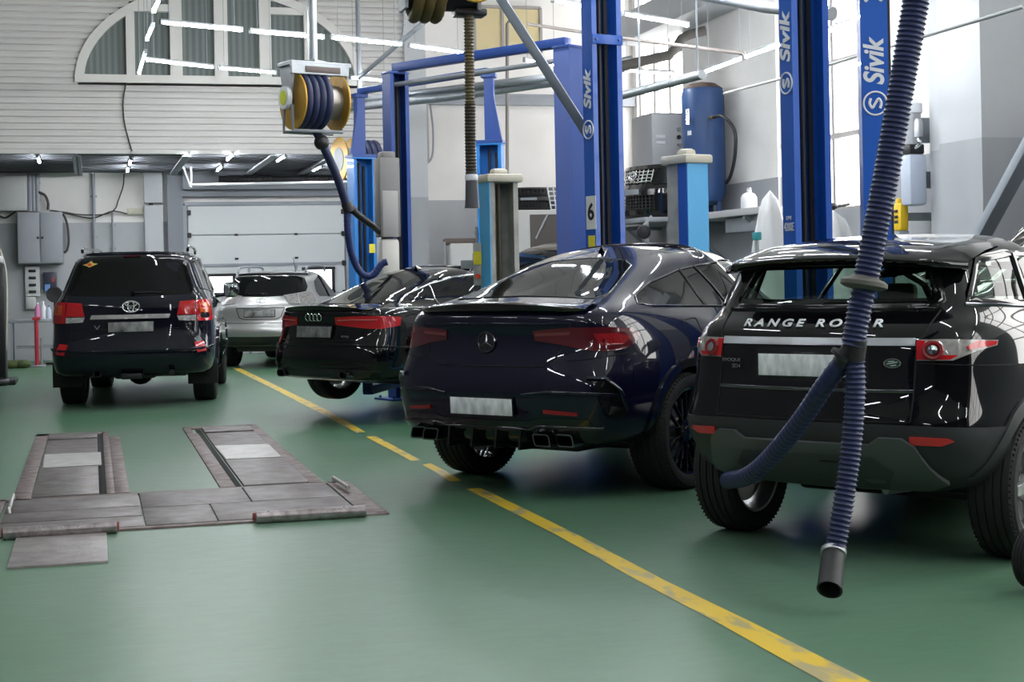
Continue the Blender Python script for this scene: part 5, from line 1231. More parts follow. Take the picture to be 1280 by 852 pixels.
b = B(); b.tube(smooth_path([P(440, 262, dr+.22)-c0, P(452, 272, dr+.3)-c0, P(466, 282, dr+.4)-c0, P(482, 296, dr+.7)-c0], 6), .042, 12); b.build('upper_branch', BLACKM, t)
b = B(); hose(b, [P(434, 265, dr+.2)-c0, P(435, 290, dr+.2)-c0, P(439, 315, dr+.25)-c0, P(447, 335, dr+.3)-c0, P(457, 345, dr+.32)-c0, P(468, 342, dr+.34)-c0, P(477, 330, dr+.36)-c0, P(484, 327, dr+.36)-c0], .042, .05, .002, 14); b.build('lower_branch', mat('hose_blue', (.012, .025, .11), .45), t)
# second reel at the top edge with the brown hanging hose
dq = 14.; c1 = P(560, -6, dq); t = thing('hose_reel', 'hose reel cut by the top edge with brown hose hanging straight down', 'hose reel', c1)
b = B()
for k in range(3): b.tube([V((-.30+.1*k, 0, 0))+V((.0+.02*math.sin(a), .23*math.cos(a), .02+.23*math.sin(a))) for a in [2*PI*i/40 for i in range(40)]], [.052+.005*(i % 2) for i in range(40)], 12, closed=True)
b.build('hose_turns', mat('hose_ochre', (.09, .065, .02), .5), t)
b = B(); b.lathe([(.0001, 0), (.2, 0), (.21, .012), (.2, .025), (.0001, .025)], Mx.Translation((.20, -.25, .10)) @ Mx.Rotation(PI/2, 4, 'X'), 36); b.build('flange', YELF, t)
b = B(); b.cyl((-.4, 0, .02), (.25, 0, .02), .17, seg=24); b.build('drum', BLACKM, t); b = B(); b.box((.0, 0, .35), (.8, .4, .06), .01); b.box((.26, 0, .1), (.03, .3, .5)); b.box((-.42, 0, .1), (.03, .3, .5)); b.cyl((0, 0, .37), (0, 0, ZC-c1.z), .05); b.build('frame', GREYMETAL, t)
b = B(); b.box((.2, 0, -.16), (.30, .2, .07), .02); b.build('hose_guide', BLACKM, t)
q = lambda x, y, d=dq: P(x, y, d)-c1
b = B(); hose(b, [q(586, 12), q(586.5, 60), q(587.5, 130)], .044, .03, .007); b.build('hose', mat('hose_ochre2', (.12, .095, .05), .5), t, ang=80)
b = B(); hose(b, [q(587.5, 130), q(588, 180), q(589, 222)], .05, .03, .006); b.build('lower_hose', BROWNH, t, ang=80)
b = B(); b.lathe([(.052, .1), (.056, .02), (.064, -.2), (.07, -.235), (.064, -.235), (.05, 0)], Mx.Translation(q(589.5, 228)), 24); b.build('nozzle', mat('nozzle_grey', (.07, .07, .08), .45), t)
b = B(); b.lathe([(.054, -.03), (.06, -.02), (.06, .02), (.054, .03)], Mx.Translation(q(589.3, 222)), 24); b.build('clamp', WTXT, t)
# sloping strut from the reel to the numbered column
b = B(); b.bar(P(618, -14, 13.6), P(741, 178, 13.45), .095, .085, bev=.012); o = b.build('sloping_strut', mat('strut_grey', (.16, .18, .21), .4, .4)); tag(o, 'grey square strut sloping down to the column numbered 6', 'strut')
# thin stay at the corner pilaster
b = B(); b.cyl(P(449, 97, 24.), P(512, 43, 22.), .035); b.cyl(P(512, 43, 22.), P(545, 15, 21.), .035); b.cyl(P(504, 50, 22.2), P(505, 30, 22.2), .02); o = b.build('stay_rod', GREYMETAL); tag(o, 'thin grey stay rod slanting up past the corner pilaster', 'rod')
# ---------------------------------------------------------------- ducts and pipes overhead
def pipe(name, label, cat, pts, r, m=GALV, seg=12):
    b = B(); b.tube([P(*p) for p in pts], r, seg); o = b.build(name, m); return tag(o, label, cat)
pipe('extraction_pipe', 'upper of two parallel grey pipes running behind the blue lift columns', 'pipe', [(432, 127, 25.), (560, 112, 24.), (690, 96, 23.), (790, 74, 22.6)], .06)
pipe('extraction_pipe', 'lower of two parallel grey pipes running behind the blue lift columns', 'pipe', [(432, 135, 25.), (560, 121, 24.), (735, 97, 23.), (800, 78, 22.6)], .07)
pipe('flexible_duct', 'dark flexible duct rising towards the bright window right of the numbered column', 'duct', [(777, 82, 22.), (836, 69, 22.), (846, 58, 22.), (852, 48, 22.), (862, 43, 22.), (882, 38, 22.)], .07, mat('duct_dark', (.06, .055, .05), .6))
pipe('conduit', 'thin brown conduit crossing from the numbered column to the right wall', 'pipe', [(660, 30, 21.), (780, 48, 20.), (930, 67, 18.5)], .022, mat('conduit_brown', (.33, .28, .26), .5))
pipe('conduit', 'thin pale conduit running up the picture beyond the two lettered columns', 'pipe', [(905, 117, 20.), (985, 96, 17.), (1085, 66, 14.5), (1280, 8, 11.)], .017, mat('conduit_pale', (.5, .5, .5), .4))
pipe('wall_pipe', 'brown vertical pipe on the far wall behind the hanging brown hose', 'pipe', [(634, 255, 25.2), (634, 30, 25.2), (637, 26, 25.2), (645, 26, 25.1)], .03, mat('pipe_taupe', (.25, .23, .21), .5))
pipe('steel_rail', 'steel cable tray rising right above the grey compressor cabinet', 'cable tray', [(778, 119, 19.), (878, 93, 17.2)], .055)
for q in ((800, 113, 18.7), (872, 95, 17.3)): p = P(*q); b = B(); b.cyl(p, (p.x, p.y, ZC), .012, seg=6); o_ = b.build('hanger', GREYMETAL, bpy.data.objects['steel_rail'])
pipe('roof_pipe', 'fat grey pipe at the top edge above the blue air tank', 'pipe', [(870, -8, 17.), (955, 8, 16.), (1040, 17, 15.)], .07)
b = B(); b.box((9.55, 20., 5.85), (.65, 12., .5), .01); o = b.build('roof_duct', mat('duct_pale', (.42, .44, .47), .5)); tag(o, 'broad pale grey duct along the right wall above the windows', 'duct')
b = B()
for y in (15, 18, 21, 24): b.bar((9.5, y, 6.1), (9.5, y, ZC), .05, .05)
b.build('duct_hanger', GREYMETAL, o)
# ================================================================ right wall: shelf, compressor, air tank, spare bumpers
XW = XR-.02
sy1 = 25.9; e0 = atX(948, 258, 9.1); sy0 = e0.y; sz = e0.z-.0
t = thing('wall_shelf', 'grey steel shelf on the right wall carrying the blue air tank', 'shelf', ((9.1+XW)/2, (sy0+sy1)/2, sz))
b = B(); b.box((0, 0, -.05), (XW-9.1, sy1-sy0, .1), .008); b.build('shelf_board', mat('shelf_grey', (.40, .40, .41), .5), t)
for y in (sy0+.6, (sy0+sy1)/2, sy1-.4): b = B(); y -= (sy0+sy1)/2; b.bar((.35, y, -.12), (-.35, y, -.12), .06, .06); b.bar((.38, y, -.7), (-.3, y, -.13), .05, .05); b.build('bracket', GREYMETAL, t)
b = B(); b.box((.0, sy0+.9-(sy0+sy1)/2, -.22), (.5, 1.2, .22), .01); b.build('drawer_box', GREYMETAL, t)
# air tank
c = atX(881, 250, 9.45); c.z = sz; rT = .34; hT = (338-101)*24./FP+1.5-sz
t = thing('air_tank', 'tall blue compressed air tank standing on the wall shelf', 'air tank', (9.45, c.y, sz))
b = B(); b.lathe([(.0001, .14), (.16, .15), (.28, .21), (rT, .34), (rT, hT-.20), (.31, hT-.10), (.2, hT-.03), (.0001, hT)], None, 44); b.build('vessel', mat('tank_blue', (.022, .065, .19), .42, var=.3, vscale=3), t)
b = B(); b.lathe([(.322, hT-.105), (.206, hT-.022), (.0001, hT+.012)], None, 44); b.build('dusty_top', mat('dust_brown', (.13, .09, .075), .8, var=.4, vscale=7), t)
for k in range(4): a = PI/4+PI/2*k; b = B(); b.box((.24*math.cos(a), .24*math.sin(a), .135), (.07, .07, .26), .01); b.build('foot', mat('tank_blue'), t)
b = B(); b.cyl((-.30, -.20, hT-.62), (-.38, -.25, hT-.62), .03); b.cyl((-.36, -.24, hT-.7), (-.36, -.24, hT-.45), .035); b.build('gauge', CHROME, t)
b = B(); b.box((-.335, -.08, hT-.82), (.01, .09, .07), M=Mx.Rotation(R(14), 4, 'Z')); b.build('label', WTXT, t)
b = B(); b.cyl((-.02, -.34, hT-.6), (-.02, -.46, hT-.6), .03); b.build('valve', mat('brass', (.5, .36, .12), .35, .9), t)
b = B(); b.tube(smooth_path([(-.02, -.45, hT-.6), (.02, -.75, hT-.62), (.1, -.98, hT-.85), (.12, -.95, hT-1.2), (.2, -.6, hT-1.5), (.25, -.3, hT-1.62)], 8), .028, 10); b.build('rubber_hose', BLACKM, t)
# screw compressor cabinet
p = atX(829, 200, 9.35); t = thing('compressor', 'grey screw compressor cabinet beside the blue air tank', 'compressor', (9.40, p.y+.15, sz))
hz = atX(829, 143, 9.35).z-sz
b = B(); b.box((0, 0, hz/2), (.75, .95, hz), .02); b.build('cabinet', mat('cabinet_grey', (.30, .31, .33), .4), t)
b = B(); b.box((.27, -.482, hz/2), (.20, .02, hz-.06), .004); b.build('dark_panel', mat('cabinet_dark', (.07, .07, .075), .5), t)
b = B(); b.box((-.10, -.484, hz/2), (.52, .02, hz-.08), .006); o = b.build('door', mat('cabinet_door', (.40, .41, .43), .4), t)
for k in range(4): b = B(); b.cyl((.10, -.49, hz-.28-.13*k), (.10, -.515, hz-.28-.13*k), .035 if k < 2 else .025); b.build('button', BLACKM if k % 2 else STEEL, o)
b = B(); b.box((-.22, -.496, hz-.40), (.16, .006, .05)); b.box((-.22, -.496, hz-.50), (.16, .006, .05)); b.build('plate', WTXT, o)
# white canister on the shelf
p = atX(938, 250, 9.3); t = thing('canister', 'small white plastic canister at the near end of the wall shelf', 'canister', (9.32, p.y+.1, sz))
b = B(); b.lathe([(.0001, 0), (.11, .0), (.12, .02), (.12, .17), (.09, .22), (.03, .25), (.025, .28), (.0001, .28)], None, 20); b.build('body', mat('canister_white', (.65, .66, .68), .4), t)
b = B(); b.tube([(.0, -.08, .2), (0, -.06, .3), (0, .03, .3), (0, .08, .2)], .015, 8); b.build('handle', mat('canister_white'), t)
def bumper(name, label, at, rz, L, H, grille_m, shell_m, emblem=True):
    """a spare front bumper: bowed shell with upper and lower grilles"""
    t = thing(name, label, 'car bumper', at, rz, 'spare bumpers'); n = 24
    def pt(u, z): return V((.32*(u*u)**1.15*(1 if abs(u) < 1 else 1), u*L/2, z))
    def ring_(z0, z1, off0, off1, u0=-1, u1=1): return [[pt(lerp(u0, u1, i/n), z)+V((o, 0, 0)) for i in range(n+1)] for z, o in ((z0, off0+.02), (z0, off0), (z1, off1), (z1, off1+.02))]
    b = B()
    for z0, z1, a, c_ in ((0, .05, .06, .0), (.05, .12, .0, -.02), (.34, .43, -.03, -.02), (.43, .52, -.02, .03), (.74, .80, .06, .1)): b.grid(ring_(z0*H/.8, z1*H/.8, a, c_))
    for s in (-1, 1):
        b.grid(ring_(.10*H/.8, .36*H/.8, -.02, -.03, s*.62, s*1.)); b.grid(ring_(.5*H/.8, .76*H/.8, .0, .07, s*.55, s*1.))
    o = b.build('shell', shell_m, t)
    b = B()
    for k in range(4): z = (.55+.05*k)*H/.8; b.tube([pt(-.52+1.04*i/n, z)+V((.02+.02*k, 0, 0)) for i in range(n+1)], .013, 6)
    for k in range(9): u = -.5+k/8.; b.tube([pt(u, .53*H/.8)+V((.02, 0, 0)), pt(u, .73*H/.8)+V((.08, 0, 0))], .011, 6)
    b.build('upper_grille', grille_m, t)
    b = B()
    for k in range(4): z = (.14+.05*k)*H/.8; b.tube([pt(-.6+1.2*i/n, z)+V((.0, 0, 0)) for i in range(n+1)], .009, 6)
    for k in range(13): u = -.58+1.16*k/12.; b.tube([pt(u, .12*H/.8), pt(u, .34*H/.8)], .008, 6)
    b.build('lower_grille', BLACKM if grille_m is CHROME else grille_m, t)
    b = B(); b.grid([[pt(-.95+1.9*i/n, z)+V((.1, 0, 0)) for i in range(n+1)] for z in (.06*H/.8, .76*H/.8)]); b.build('liner', GAP, t)
    b = B(); b.grid([[pt(-.25+.5*i/6, z)+V((-.035, 0, 0)) for i in range(7)] for z in (.36*H/.8, .44*H/.8)]); b.build('plate_holder', GREYMETAL, t)
    if emblem:
        b = B(); q = pt(0, .64*H/.8)+V((-.0, 0, 0)); M = frame_at(q, V((-1, 0, .2)).normalized()); ring(b, M, .10, .075, .012); ring(b, M, .035, .07, .01); ring(b, M, .07, .03, .01, y=.03); b.build('emblem', CHROME, t)
    return t
p = atX(812, 268, 8.75); p.z = p.z
b = B(); hb = p.z-.05
t = thing('parts_bench', 'pale steel bench below the spare bumper with chrome grille', 'bench', (8.8, p.y+.35, 0))
b.box((0, 0, hb-.04), (.5, 1.3, .08), .01); b.build('bench_top', GREYMETAL, t)
for sx in (-1, 1):
    for sy_ in (-1, 1): b = B(); b.box((sx*.2, sy_*.58, (hb-.08)/2), (.07, .07, hb-.08)); b.build('leg', GREYMETAL, t, smooth=False)
b = B(); b.box((0, .2, .9), (.4, .7, 1.4), .02); b.build('locker', mat('locker_white', (.6, .6, .58), .5), t)
bumper('spare_bumper', 'black spare car bumper with chrome grille propped beside the sky blue column', (8.58, p.y+.3, hb), R(14), 1.6, .86, CHROME, GLOSSB)
b = B(); ww = atX(808, 290, 8.42); M = Mx.Translation(ww) @ Mx.Rotation(PI/2, 4, 'Y'); 
t = thing('work_light', 'small black round lamp under the spare bumper bench', 'lamp', (ww.x-.05, ww.y, ww.z)); b = B(); b.lathe([(.0001, -.06), (.09, -.05), (.11, 0), (.11, .05), (.08, .06), (.0001, .04)], Mx.Rotation(R(60), 4, 'Z') @ Mx.Rotation(PI/2, 4, 'Y'), 24); b.build('housing', BLACKM, t); b = B(); b.bar((0, 0, .1), (.14, .0, max(.14, hb-ww.z)), .03, .03); b.build('bracket', GREYMETAL, t)
# far group: bumpers on a parts cabinet, against the far wall
q0 = atY(690, 262, 25.2); t = thing('parts_cabinet', 'brown fronted cabinet with spare bumpers on top, behind the plain blue column', 'cabinet', (q0.x, 25.6, 0))
hc = q0.z
b = B(); b.box((.1, 0, hc/2), (1.9, .8, hc), .015); b.build('carcass', mat('locker_white'), t); b = B(); b.box((.25, -.41, hc/2-.02), (1.3, .03, hc-.12), .008); b.build('brown_front', mat('brown_panel', (.10, .085, .08), .6), t)
b = B(); b.cyl((-.32, -.45, hc-.5), (-.1, -.46, hc-.08), .02); b.build('handle', STEEL, t)
bumper('spare_bumper', 'dark spare bumper lying on the brown fronted cabinet', (q0.x-.30, 25.6, hc), R(75), 1.15, .42, BLACKM, PLAST, False)
t = thing('wire_basket', 'white wire grille leaning on the brown fronted cabinet', 'grille', (atY(712, 243, 25.0).x, 25.25, hc+.003))
b = B()
for k in range(7): b.tube([(-.26+.09*k, 0, 0), (-.31+.10*k, .05, .42)], .012, 6)
for k in range(6): b.tube([(-.27-.008*k, .01*k, .08*k), (.27+.02*k, .01*k, .08*k)], .012, 6)
b.build('wires', WTXT, t)
# cart with padded top under the far wall
p = atY(575, 318, 25.8); t = thing('tool_trolley', 'white trolley with brown padded top standing by the far wall', 'trolley', (p.x, p.y, 0))
hz = atY(575, 302, 25.8).z
b = B(); b.box((0, 0, hz/2), (.42, .4, hz-.06), .03); b.build('body', mat('trolley_white', (.62, .61, .60), .5), t)
b = B(); b.lathe([(.0001, -.30), (.05, -.30), (.06, -.25), (.06, .25), (.05, .30), (.0001, .30)], Mx.Translation((0, -.05, hz)) @ Mx.Rotation(PI/2, 4, 'Y'), 16); b.build('padded_top', mat('brown_pad', (.12, .095, .085), .7), t)
b = B(); b.cyl((-.30, -.1, 0), (-.30, -.1, hz), .025); b.cyl((.30, -.1, 0), (.30, -.1, hz), .025); b.build('side_post', STEEL, t)
b = B(); b.box((.08, -.205, hz*.75), (.1, .012, .06)); b.build('latch', BLACKM, t)
t = thing('gas_bottle', 'thin grey cylinder standing between trolley and light grey lift column', 'cylinder', (atY(597, 300, 24.).x, 24., 0)); hh = atY(597, 283, 24.).z
b = B(); b.lathe([(.0001, 0), (.09, 0), (.09, hh-.45), (.05, hh-.33), (.03, hh-.3), (.03, hh), (.0001, hh)], None, 20); b.build('bottle', GREYMETAL, t); b = B(); b.cyl((-.05, 0, hh-.1), (.05, 0, hh-.1), .02); b.build('valve', STEEL, t)
# pale yellow panel and duct on the far wall
a, c_ = atY(592, 8, YW-.03), atY(676, 66, YW-.03); t = thing('wall_board', 'pale yellow boarded panel high on the far wall', 'wall panel', ((a.x+c_.x)/2, YW-.04, (a.z+c_.z)/2))
b = B(); b.box((0, 0, 0), (c_.x-a.x-.06, .04, a.z-c_.z-.06)); b.build('board', mat('pale_yellow', (.62, .52, .30), .5, var=.15, vscale=2), t, smooth=False)
b = B()
for x in (-1, 1): b.box((x*(c_.x-a.x)/2, -.01, 0), (.05, .06, a.z-c_.z))
b.box((-.1, -.01, 0), (.05, .06, a.z-c_.z))
for z in (-1, 1): b.box((0, -.01, z*(a.z-c_.z)/2), (c_.x-a.x, .06, .05))
b.build('frame', FRAMEW, t, smooth=False)
a = atY(528, 128, YW-.25); c_ = atY(528, 203, YW-.25); t = thing('wall_duct', 'grey vertical sheet metal duct on the far wall beside the pilaster', 'duct', (a.x, YW-.16, (a.z+c_.z)/2))
b = B(); b.box((0, 0, 0), (.20, .30, a.z-c_.z), .02); b.build('casing', mat('duct_grey', (.27, .27, .28), .5), t); b = B(); b.tube(smooth_path([(.16, -.05, .5), (.2, -.05, 0), (.16, -.05, -.45), (-.05, -.1, -.62)], 6), .02, 8); b.build('cable', GREYMETAL, t)
# ================================================================ things at the bright window
SHEET = mat('plastic_sheet', (.80, .80, .81), .25, trans=.35, bump=.5, bscale=9)
def drape(name, label, base, w, h, seed):
    t = thing(name, label, 'plastic sheet', base); r = random.Random(seed); n, m = 26, 14; rows = []
    for j in range(m+1):
        v = j/m; row = []
        for i in range(n+1):
            a = 2*PI*i/n; rr_ = (.02+.16*(1-v)**.2+.82*(1-v)**.9)*(1 if j < m else .3)*(1+.10*math.sin(5*a+seed+3*v)+.06*math.sin(9*a+seed*2))
            row.append(V((w/2*rr_*math.cos(a)*1., w*.35*rr_*math.sin(a), h*(1-(1-v)**1.15)+.03*math.sin(7*a)*(1-v))))
        row[-1] = row[0].copy(); rows.append(row)
    b = B(); b.grid(rows); bmesh.ops.remove_doubles(b.bm, verts=b.bm.verts[:], dist=1e-5); b.build('sheet', SHEET, t, ang=70)
    b = B(); b.lathe([(w*.30, .0), (w*.30, .05), (w*.10, h*.55), (w*.04, h*.9), (.0001, h*.92)], Mx.Diagonal((1, .6, 1, 1)), 20); b.build('covered_frame', mat('frame_shade', (.35, .35, .36), .6), t)  # plain mid grey core under the sheet
p = atX(964, 310, 8.3); drape('sheeted_machine', 'tall machine under clear plastic sheet left of the nearest lettered column', (8.3, p.y, 0), 1.0, atX(975, 236, 8.3).z, 3)
p = atX(1062, 310, 8.6); drape('sheeted_stack', 'low pile under clear plastic sheet between the two lettered columns', (8.5, p.y+.2, 0), 1.5, atX(1062, 262, 8.6).z, 8)
p = atX(945, 300, 8.0); t = thing('hand_rail', 'thin grey post with teal clamp beside the sheeted machine', 'post', (7.9, atX(946, 300, 7.9).y, 0)); hz = atX(946, 295, 7.9).z
b = B(); b.cyl((0, 0, 0), (0, 0, hz), .025); b.build('post', STEEL, t); b = B(); b.box((0, 0, hz), (.06, .16, .1), .01); b.build('clamp', mat('teal', (.03, .25, .28), .5), t)
# window crank
b = B(); p = atX(1045, 258, 9.7); b.cyl(p, p+V((-.1, -.12, 0)), .03); b.sphere(p+V((-.1, -.12, 0)), .05); b.cyl(p, V((9.9, p.y, p.z+.03)), .02); o = b.build('window_crank', BLACKM); tag(o, 'small black crank handle at the bright window', 'handle')
# oil dispenser on the wall
p = atX(1142, 225, 9.55); t = thing('oil_dispenser', 'oil dispenser with pale plastic canister on the right wall behind the ribbed hose', 'dispenser', p)
k = (p.xy.length)/FP
b = B(); b.box((0, 0, 0), (.24, .25, 62*k), .05); b.build('canister', mat('canister_pale', (.50, .55, .66), .35), t)
b = B(); b.box((0, 0, 37*k), (.2, .2, 12*k), .02); b.build('pump_head', BLACKM, t)
b = B(); b.lathe([(.0001, 0), (.10, 0), (.10, 40*k), (.08, 41*k), (.0001, 41*k)], Mx.Translation((0, 0, 43*k)), 24); b.build('cylinder', STEEL, t); b = B(); b.lathe([(.10, 0), (.115, .01), (.115, 12*k), (.06, 14*k), (.0001, 14*k)], Mx.Translation((0, 0, 80*k)), 24); b.build('cap', WTXT, t)
b = B(); b.lathe([(.0001, 0), (.05, 0), (.05, 18*k), (.03, 22*k), (.0001, 22*k)], Mx.Translation((-.05, -.22, 50*k)), 16); b.build('filter_bowl', STEEL, t)
b = B(); b.tube(smooth_path([(-.05, -.22, 48*k), (-.05, -.26, 42*k), (-.05, -.15, 38*k)], 5), .02, 8); b.tube(smooth_path([(-.12, .08, 75*k), (-.16, .2, 45*k), (-.1, .12, 38*k)], 5), .014, 8); b.build('pipework', CHROME, t)
b = B(); b.bar((.05, 0, 60*k), (9.92-p.x, 0, 60*k), .06, .3); b.bar((.05, 0, 0), (9.92-p.x, 0, 0), .06, .2); b.build('wall_bracket', GREYMETAL, t)
p = atX(1126, 271, 9.5); t = thing('yellow_holder', 'yellow tool holder below the pale dispenser canister', 'tool holder', p)
b = B(); b.box((0, 0, 0), (.12, .19, 34*k), .03); b.box((0, .02, 18*k), (.08, .08, 10*k), .02); b.build('holder', mat('holder_yellow', (.72, .48, .02), .4), t); b = B()
for z in (-6, 0, 7): b.box((-.065, 0, z*k), (.01, .08, 3.5*k), .004)
b.build('marks', BLACKM, t); b = B(); b.box((.0, 0, -28*k), (.14, .16, 22*k), .01); b.bar((.05, 0, 0), (9.92-p.x, 0, 0), .08, .1); b.build('lower_bracket', GREYMETAL, t)
# sloping brace at the right edge
q0_, q1_ = atX(1300, 160, 8.9), atX(1226, 296, 8.95); dv = (q0_-q1_); b = B(); b.bar(q1_-dv*(q1_.z/dv.z), q0_+dv*.9, .16, .12, bev=.01); b.bar(q0_+dv*.85, V((XR, (q0_+dv*.85).y, (q0_+dv*.85).z)), .1, .1); o = b.build('wall_brace', mat('brace_grey', (.30, .33, .37), .45)); tag(o, 'sloping grey steel brace at the right edge before the pier', 'brace')
b = B(); b.cyl((9.86, 14.9+.8, 0), (9.86, 15.7, 0)+0*V((0,0,0)) if False else (9.86, 15.7, ZC), .03); o = b.build('wall_conduit', PIER); tag(o, 'pale vertical conduit beside the right pier', 'pipe')
# ================================================================ further cars, mostly hidden
LB = [lp(.35, 4.2, (.66, .72, .72, .72, .6), (.30, .24, .22, .24, .26), .12, .3), lp(.06, 4.4, (.80, .86, .86, .86, .75), (.40, .34, .32, .34, .34), .18, .4), lp(.0, 4.45, (.86, .90, .89, .90, .8), (.62, .60, .56, .58, .56), .24, .45),
      lp(.08, 4.42, (.85, .89, .885, .88, .78), (.84, .82, .80, .78, .72), .24, .5), lp(.15, 4.3, (.80, .86, .87, .85, .75), (.96, .94, .92, .88, .84), .24, .55), lp(.25, 3.3, (.74, .80, .82, .80, .70), (1.0, .99, .97, .94, .93), .2, .5),
      lp(.70, 2.8, (.60, .64, .67, .65, .56), (1.28, 1.30, 1.30, 1.28, 1.22), .16, .4, cr=.35), lp(1.0, 2.5, (.52, .55, .57, .55, .48), (1.40, 1.42, 1.43, 1.42, 1.37), .12, .3), lp(1.3, 2.3, (.34, .36, .36, .34, .3), (1.45, 1.465, 1.475, 1.465, 1.44), .08, .2)]
def plain_car(name, label, at, psi, key, sc=1., kx=1., ky=1.):
    c = Car(name, label, 'car', [[V((p.x*sc*kx, p.y*sc*ky, p.z*sc)) for p in l] for l in LB], at, psi, [(.85*sc*kx, .34, .39, .58), (3.5*sc*kx, .34, .39, .58)], P_BLACK, levels=2)
    wheels(c, key, (.85*sc*kx, 3.5*sc*kx), .76*sc*ky, .68, .22, .22, 5, 'wide', RIMS)
    c.decal('rear_window', 'rear', sym([(0, 1.03*sc), (.6*sc, 1.04*sc), (.48*sc, 1.36*sc), (0, 1.39*sc)]), GLASS, .003, .008, .06)
    S = [(x*sc*kx, z*sc) for x, z in ((.60, 1.03), (.95, 1.30), (1.5, 1.38), (2.2, 1.37), (2.6, 1.24), (3.1, .98), (1.8, 1.0))]
    c.decal('side_window', 'right', S, GLASS, .003, .008, .06, mirror=True); c.bead('window_trim', 'right', S, CHROME, .008, .003, True, mirror=True); c.bead('window_pillar', 'right', [(1.5*sc*kx, 1.39*sc), (1.55*sc*kx, 1.0*sc)], STEEL, .015, .004, mirror=True)
    c.decal('windscreen', 'front', sym([(0, .97*sc), (.6*sc, .96*sc), (.48*sc, 1.30*sc), (0, 1.37*sc)]), GLASS, .003, .008, .06)
    c.decal('tail_lamp', ('wrap', 1.5), [(.1, -.5*sc, .92*sc), (.3, -.82*sc, .92*sc), (.3, -.82*sc, .76*sc), (.1, -.5*sc, .78*sc)], REDL, .008, .015, .05, mirror=True); mirrors(c, 2.9*sc*kx, .84*sc*ky, 1.0*sc, P_BLACK, .18, .14)
    b = B(); b.box((2.2*kx, 0, .26), (2.2*kx, 1.1, .1), .03); b.cyl((.85*sc*kx, -.65, .34), (.85*sc*kx, .65, .34), .05); b.build('underbody', BLACKM, c.root)
    return c
pb = P(668, 330, 20.6); plain_car('hatchback', 'dark car whose roof shows between light grey column and coupe SUV', (5.5, 20.1), 52., 'pl', 1.32, .64, .76)
pc = atX(1300, 300, 7.3); plain_car('dark_car', 'dark car cut by the right edge behind the black compact SUV', (8.70, 9.8), 0., 'pl', 1.36, .75, .86)
# tyre cut by the lower right corner
p = P(1298, 676, 7.0); t = thing('floor_trolley', 'low trolley whose small black rubber wheel shows at the lower right corner', 'trolley', (p.x, p.y, 0)); tm, rm, dm = WMESH['ev']
o = obj('tyre', tm, None, t); o.location = (0, 0, .146); o.scale = (.4, .4, .4); o.rotation_euler = (0, 0, R(20)); r_ = obj('rim', rm, None, o)
b = B(); b.cyl((.0, 0, .146), (.12, -.33, .146), .02); b.bar((.12, -.33, .146), (.12, -.33, .30), .05, .05); b.build('axle', GREYMETAL, t); b = B(); b.box((.28, -.42, .32), (.5, .7, .04), .01); b.build('board', GREYMETAL, t); w2 = obj('tyre', tm, None, t); w2.location = (.45, -.75, .146); w2.scale = (.4, .4, .4)
# ================================================================ back wall on the left: cabinets, pipes, clutter
YQ = YB-.02
def wallbox(name, label, cat, x0, y0, x1, y1, dep, m, bev=.012, detail=None, Y=None):
    Y = Y or YQ; a, c_ = atY(x0, y0, Y-dep), atY(x1, y1, Y-dep); w, h = abs(c_.x-a.x), abs(a.z-c_.z); t = thing(name, label, cat, ((a.x+c_.x)/2, Y-dep/2, (a.z+c_.z)/2))
    b = B(); b.box((0, 0, 0), (w, dep, h), bev); b.build('housing', m, t)
    if detail: detail(t, w, h, dep)
    return t
CAB = mat('cabinet_paint', (.30, .31, .34), .5, var=.12, vscale=3)
def d_cab(t, w, h, dep):
    for s in (-1, 1): b = B(); b.box((s*w/4, -dep/2-.012, 0), (w/2-.02, .025, h-.03), .006); o = b.build('door', CAB, t); o2 = B(); o2.cyl((s*.04*-1+0, -dep/2-.03, 0), (s*-.04, -dep/2-.05, 0), .025); o2.build('knob', BLACKM, o)
wallbox('electrical_cabinet', 'large grey two door electrical cabinet on the back wall', 'cabinet', 21, 265, 79, 329, .35, CAB, detail=d_cab)
def d_box(t, w, h, dep): b = B(); b.box((0, -dep/2-.01, 0), (w-.06, .02, h-.06), .005); b.build('lid', mat('box_pale', (.45, .45, .46), .5), t)
wallbox('distribution_box', 'pale grey box above the electrical cabinet at the left edge', 'box', -14, 218, 34, 263, .3, mat('box_pale'), detail=d_box)
def d_sw(t, w, h, dep):
    for k, z in enumerate((.35, .12, -.12, -.34)): b = B(); b.box((0, -dep/2-.012, z*h), (w*.5, .03, h*.09), .004); b.build('switch', BLACKM, t)
wallbox('fuse_box', 'narrow white fuse box with four dark switches below the electrical cabinet', 'switch panel', 31, 333, 50, 370, .12, mat('panel_white', (.55, .56, .57), .5), detail=d_sw)
wallbox('junction_box', 'small white box directly under the narrow fuse box', 'box', 32, 371, 45, 386, .1, mat('panel_white'), detail=d_box)
def d_mon(t, w, h, dep): b = B(); b.box((-.05, -dep/2-.005, -.12), (w*.4, .01, h*.35)); b.build('blue_sticker', mat('sticker_blue', (.15, .3, .6), .5), t); b = B(); b.box((.06, -dep/2-.005, .03), (w*.18, .01, h*.22)); b.build('red_sticker', mat('sticker_red2', (.5, .04, .05), .5), t)
wallbox('dark_box', 'dark blue box with small stickers beside the narrow white fuse box', 'box', 54, 340, 71, 363, .15, mat('box_navy', (.03, .035, .06), .4), detail=d_mon)
def d_term(t, w, h, dep):
    for k in (-1, 0, 1): b = B(); b.box((k*w*.28, -dep/2-.008, 0), (w*.16, .02, h*.5)); b.build('terminal', CREAM, t)
wallbox('terminal_box', 'small cream terminal box on the white upper back wall', 'box', 159, 260, 179, 268, .08, CREAM, detail=d_term)
